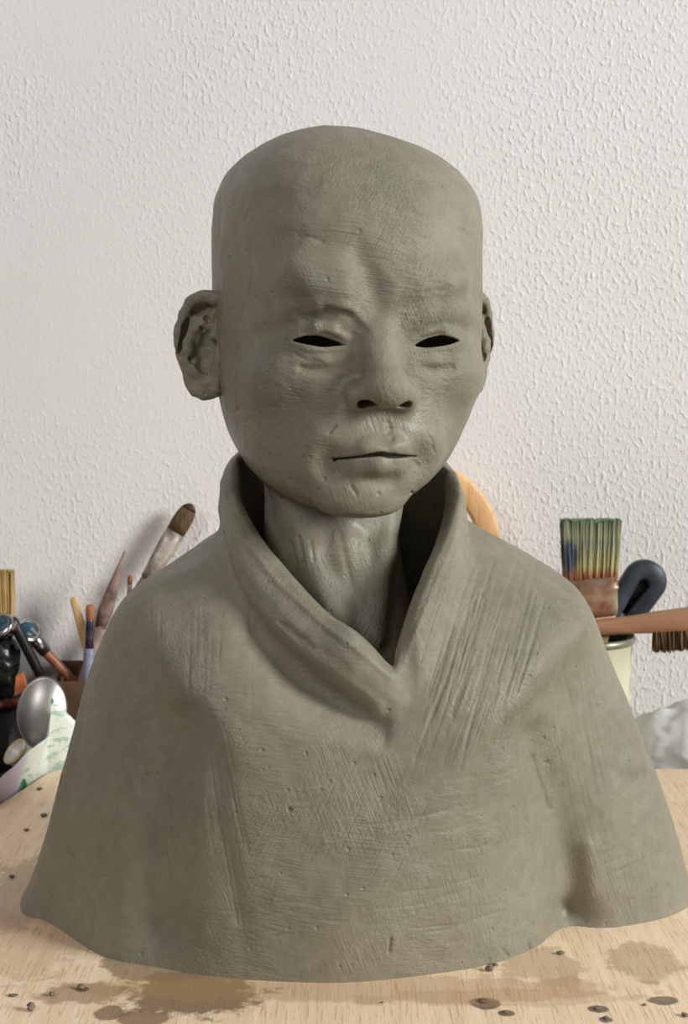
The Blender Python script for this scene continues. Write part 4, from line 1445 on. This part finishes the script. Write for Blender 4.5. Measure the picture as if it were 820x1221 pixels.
def slotted(name, c0, c1, w0, w1, s0, s1, sw0, sw1, th, mat, n=18):
    """rounded bar from c1 up to the round end c0 with a tapering through-slot; all in the picture plane"""
    c0, c1 = np.array(c0), np.array(c1)
    d = c0 - c1
    L_ = np.linalg.norm(d)
    Z_ = d / L_
    X_ = np.array([Z_[2], 0, -Z_[0]])
    def outline(a, ra, b, rb):
        P_ = []
        for k in range(n + 1):
            t_ = math.pi * k / n
            P_.append((ra * math.cos(t_), a + ra * math.sin(t_)))
        for k in range(n + 1):
            t_ = math.pi + math.pi * k / n
            P_.append((rb * math.cos(t_), b + rb * 0.6 * math.sin(t_)))
        return P_
    outer = outline(L_, w0, 0, w1)
    inner = outline(L_ * s0, sw0, L_ * s1, sw1)
    m_ = len(outer)
    rings = []
    for (P_, dy, sc_f) in ((outer, -th * .55, 1.0), (outer, -th, .86), (inner, -th, 1.22), (inner, -th * .75, 1.0), (inner, th * .75, 1.0), (inner, th, 1.22), (outer, th, .86), (outer, th * .55, 1.0)):
        cen = np.mean(P_, 0)
        rings.append([c1 + X_ * (cen[0] + (x - cen[0]) * sc_f) + Z_ * (cen[1] + (z_ - cen[1]) * (sc_f if P_ is inner else 1 - (1 - sc_f) * .35)) + np.array([0, dy, 0]) for x, z_ in P_])
    V_ = [q for r0 in rings for q in r0]
    F_ = []
    R0 = len(rings)
    for k in range(R0):
        kk = (k + 1) % R0
        for i_ in range(m_):
            j_ = (i_ + 1) % m_
            F_.append((k * m_ + i_, k * m_ + j_, kk * m_ + j_, kk * m_ + i_))
    return link(name, mesh_py(name, V_, F_), mat)


adopt(slotted('handle', ctr_top, ctr_low, 0.0182, 0.0165, 0.93, 0.38, 0.0046, 0.0018, 0.006, M_handle), ht)
q0 = at_y(764, 700, hy)
q1 = at_y(742, 732, hy)
tube('slot_web', [q0 * 1.35 - q1 * .35 + (0, .0012, 0), q0 + (0, .0012, 0), q1 + (0, .0012, 0)], [(.0085, .0012), (.0095, .0012), (.006, .0012)], M_black, ht, power=3)
tube('shank', [np.array(ctr_low) + (.002, 0, .006), np.array(ctr_low) - (.012, .003, .03), np.array([cc[0] + .004, hy - .006, TABLE_Z + .006])], [(.012, .004), (.009, .0025), (.018, .001)], M_steel, ht, power=4)

# wooden scrubbing brush lying across the can
wy = 0.332
sb_l, sb_r = at_y(690, 751, wy), at_y(905, 730, wy)
sb = empty('scrubbing_brush', tuple(sb_l))
tag(sb, 'wooden-handled brush with coarse brown bristles lying across the rim of the can', 'brush')
ts = [0, .03, .12, .3, .45, .6, .8, .95, 1]
tube('handle', seg(sb_l, sb_r, ts), [(.0045, .004), (.0062, .006), (.0068, .0065), (.0074, .007), (.0090, .008), (.0098, .009), (.0095, .009), (.007, .008), (.003, .004)], M_brushwood, sb, 20, power=2.6)
dd = (sb_r - sb_l) / np.linalg.norm(sb_r - sb_l)
down = np.array([dd[2], 0, -dd[0]])
for k in range(9):
    c = at_y(784 + k * 9.5, 750 - k * 0.9, wy)
    bristle_block('bristle_tuft', c, 0.0058, 0.012, 0.0195, 0.0012, M_coarse, sb, 60, 30 + k, xdir=dd, zdir=down, wave=0.05)

# crumpled clear plastic bag
def film_mat():
    m, nt, ns, ls, b_ = new_mat('clear_plastic_film')
    b_.inputs['Base Color'].default_value = (0.86, 0.87, 0.87, 1)
    b_.inputs['Roughness'].default_value = 0.25
    b_.inputs['Transmission Weight'].default_value = 0.45
    b_.inputs['IOR'].default_value = 1.15
    b_.inputs['Specular IOR Level'].default_value = 0.6
    n_ = N(ns, 'ShaderNodeTexNoise', Scale=60.0, Detail=3.0)
    ls.new(coords(ns, ls), n_.inputs['Vector'])
    bp = N(ns, 'ShaderNodeBump', Strength=0.5, Distance=0.003)
    ls.new(n_.outputs[0], bp.inputs['Height'])
    ls.new(bp.outputs[0], b_.inputs['Normal'])
    return m


bc = at_y(812, 893, 0.365)
o = crumple('plastic_bag', (bc[0] + .006, bc[1] - .002, TABLE_Z + .0305), (0.050, 0.034, 0.033), film_mat(), 12, 0.20, 1.6, 34)
o.location.z = TABLE_Z + 0.0005 - min(q.co.z for q in o.data.vertices)
tag(o, 'crumpled clear plastic bag lying behind the board by the wall', 'plastic bag')

# bent pine arch behind the figure
ay = 0.395
ac = at_y(494, 650, ay)
s_px = np.linalg.norm(at_y(495, 650, ay) - ac)
ro, ri_ = 102 * s_px, 74 * s_px
arch_pts = []
zb = TABLE_Z + 0.0005
rm = (ro + ri_) / 2
for k in range(5):
    arch_pts.append((-rm, zb + (ac[2] - zb) * k / 5))
for k in range(33):
    t_ = math.pi - math.pi * k / 32
    arch_pts.append((rm * math.cos(t_), ac[2] + rm * math.sin(t_)))
for k in range(5):
    arch_pts.append((rm, ac[2] - (ac[2] - zb) * (k + 1) / 5))
P3 = [np.array([ac[0] + x, ay, z_]) for x, z_ in arch_pts]
o = tube('wooden_arch', P3, [((ro - ri_) / 2, 0.009)] * len(P3), M_pine, None, 16, power=5)
tag(o, 'bent pale pine arch standing against the wall behind the bust', 'wooden arch')

# ------------------------------------------------------------------ crumbs of clay on the board
M_crumb = simple('dry_clay_crumb', srgb(126, 114, 96), 0.7, scale=200, bump=0.4)
crumbs = [(15, 1188, 9, 'flat dark clay crumb lying beside the upright crumb'), (37, 1206, 8, 'upright dark clay crumb near the ring-shaped stain'), (62, 1188, 7, 'small oval clay crumb near the ring-shaped stain'),
          (97, 1180, 9, 'clay crumb sitting in the middle of the ring-shaped stain'), (583, 1158, 8, 'broken clay crumb against the foot of the bust'), (590, 1152, 6, 'small pointed clay crumb against the foot of the bust'),
          (668, 1138, 8, 'oblong clay crumb below the pinched sleeve hollow'), (576, 1194, 9, 'thin flake of clay beside the mud puddle'), (47, 942, 6, 'round dark clay crumb near the corner of the board'),
          (52, 974, 7, 'pointed clay crumb touching the shadow of the left sleeve'), (32, 991, 5, 'tiny dark clay crumb on clean wood by the left sleeve'), (14, 1047, 6, 'clay crumb at the edge of the muddy smear'),
          (603, 1208, 6, 'narrow clay crumb at the tail of the mud puddle'), (712, 1203, 7, 'flat wet clay crumb in an oval mud spot'), (722, 1215, 5, 'small wet clay crumb below the oval mud spot'), (768, 1199, 4, 'tiny pale clay crumb between two mud spots'),
          (380, 1168, 6, 'shiny clay lump stuck at the front foot of the robe'), (800, 1088, 5, 'wet clay bit at the foot of the right sleeve'), (816, 1212, 8, 'clay crumb near the front corner of the board'), (455, 1196, 3, 'tiny clay speck in front of the robe')]
for k, (u, v, sz, lab) in enumerate(crumbs):
    p = at_z(u, v, 0.0)
    r_ = sz / FPX * np.linalg.norm(p - CAM) * 0.5
    rr = np.random.default_rng(k)
    sx, sy, szz = r_ * rr.uniform(.9, 1.2), r_ * rr.uniform(.7, 1.1), r_ * (1.2 if 'upright' in lab else rr.uniform(.3, .7))
    if lab.startswith(('flat', 'thin')):
        szz = r_ * .22
    o = crumple('clay_crumb', (p[0], p[1], szz * 0.80), (sx, sy, szz), M_crumb, 50 + k, 0.5, 1.6, 8)
    zmin = min(q.co.z for q in o.data.vertices)
    o.location.z = 0.0001 - zmin
    tag(o, lab, 'clay crumb', 'clay crumbs on the board')
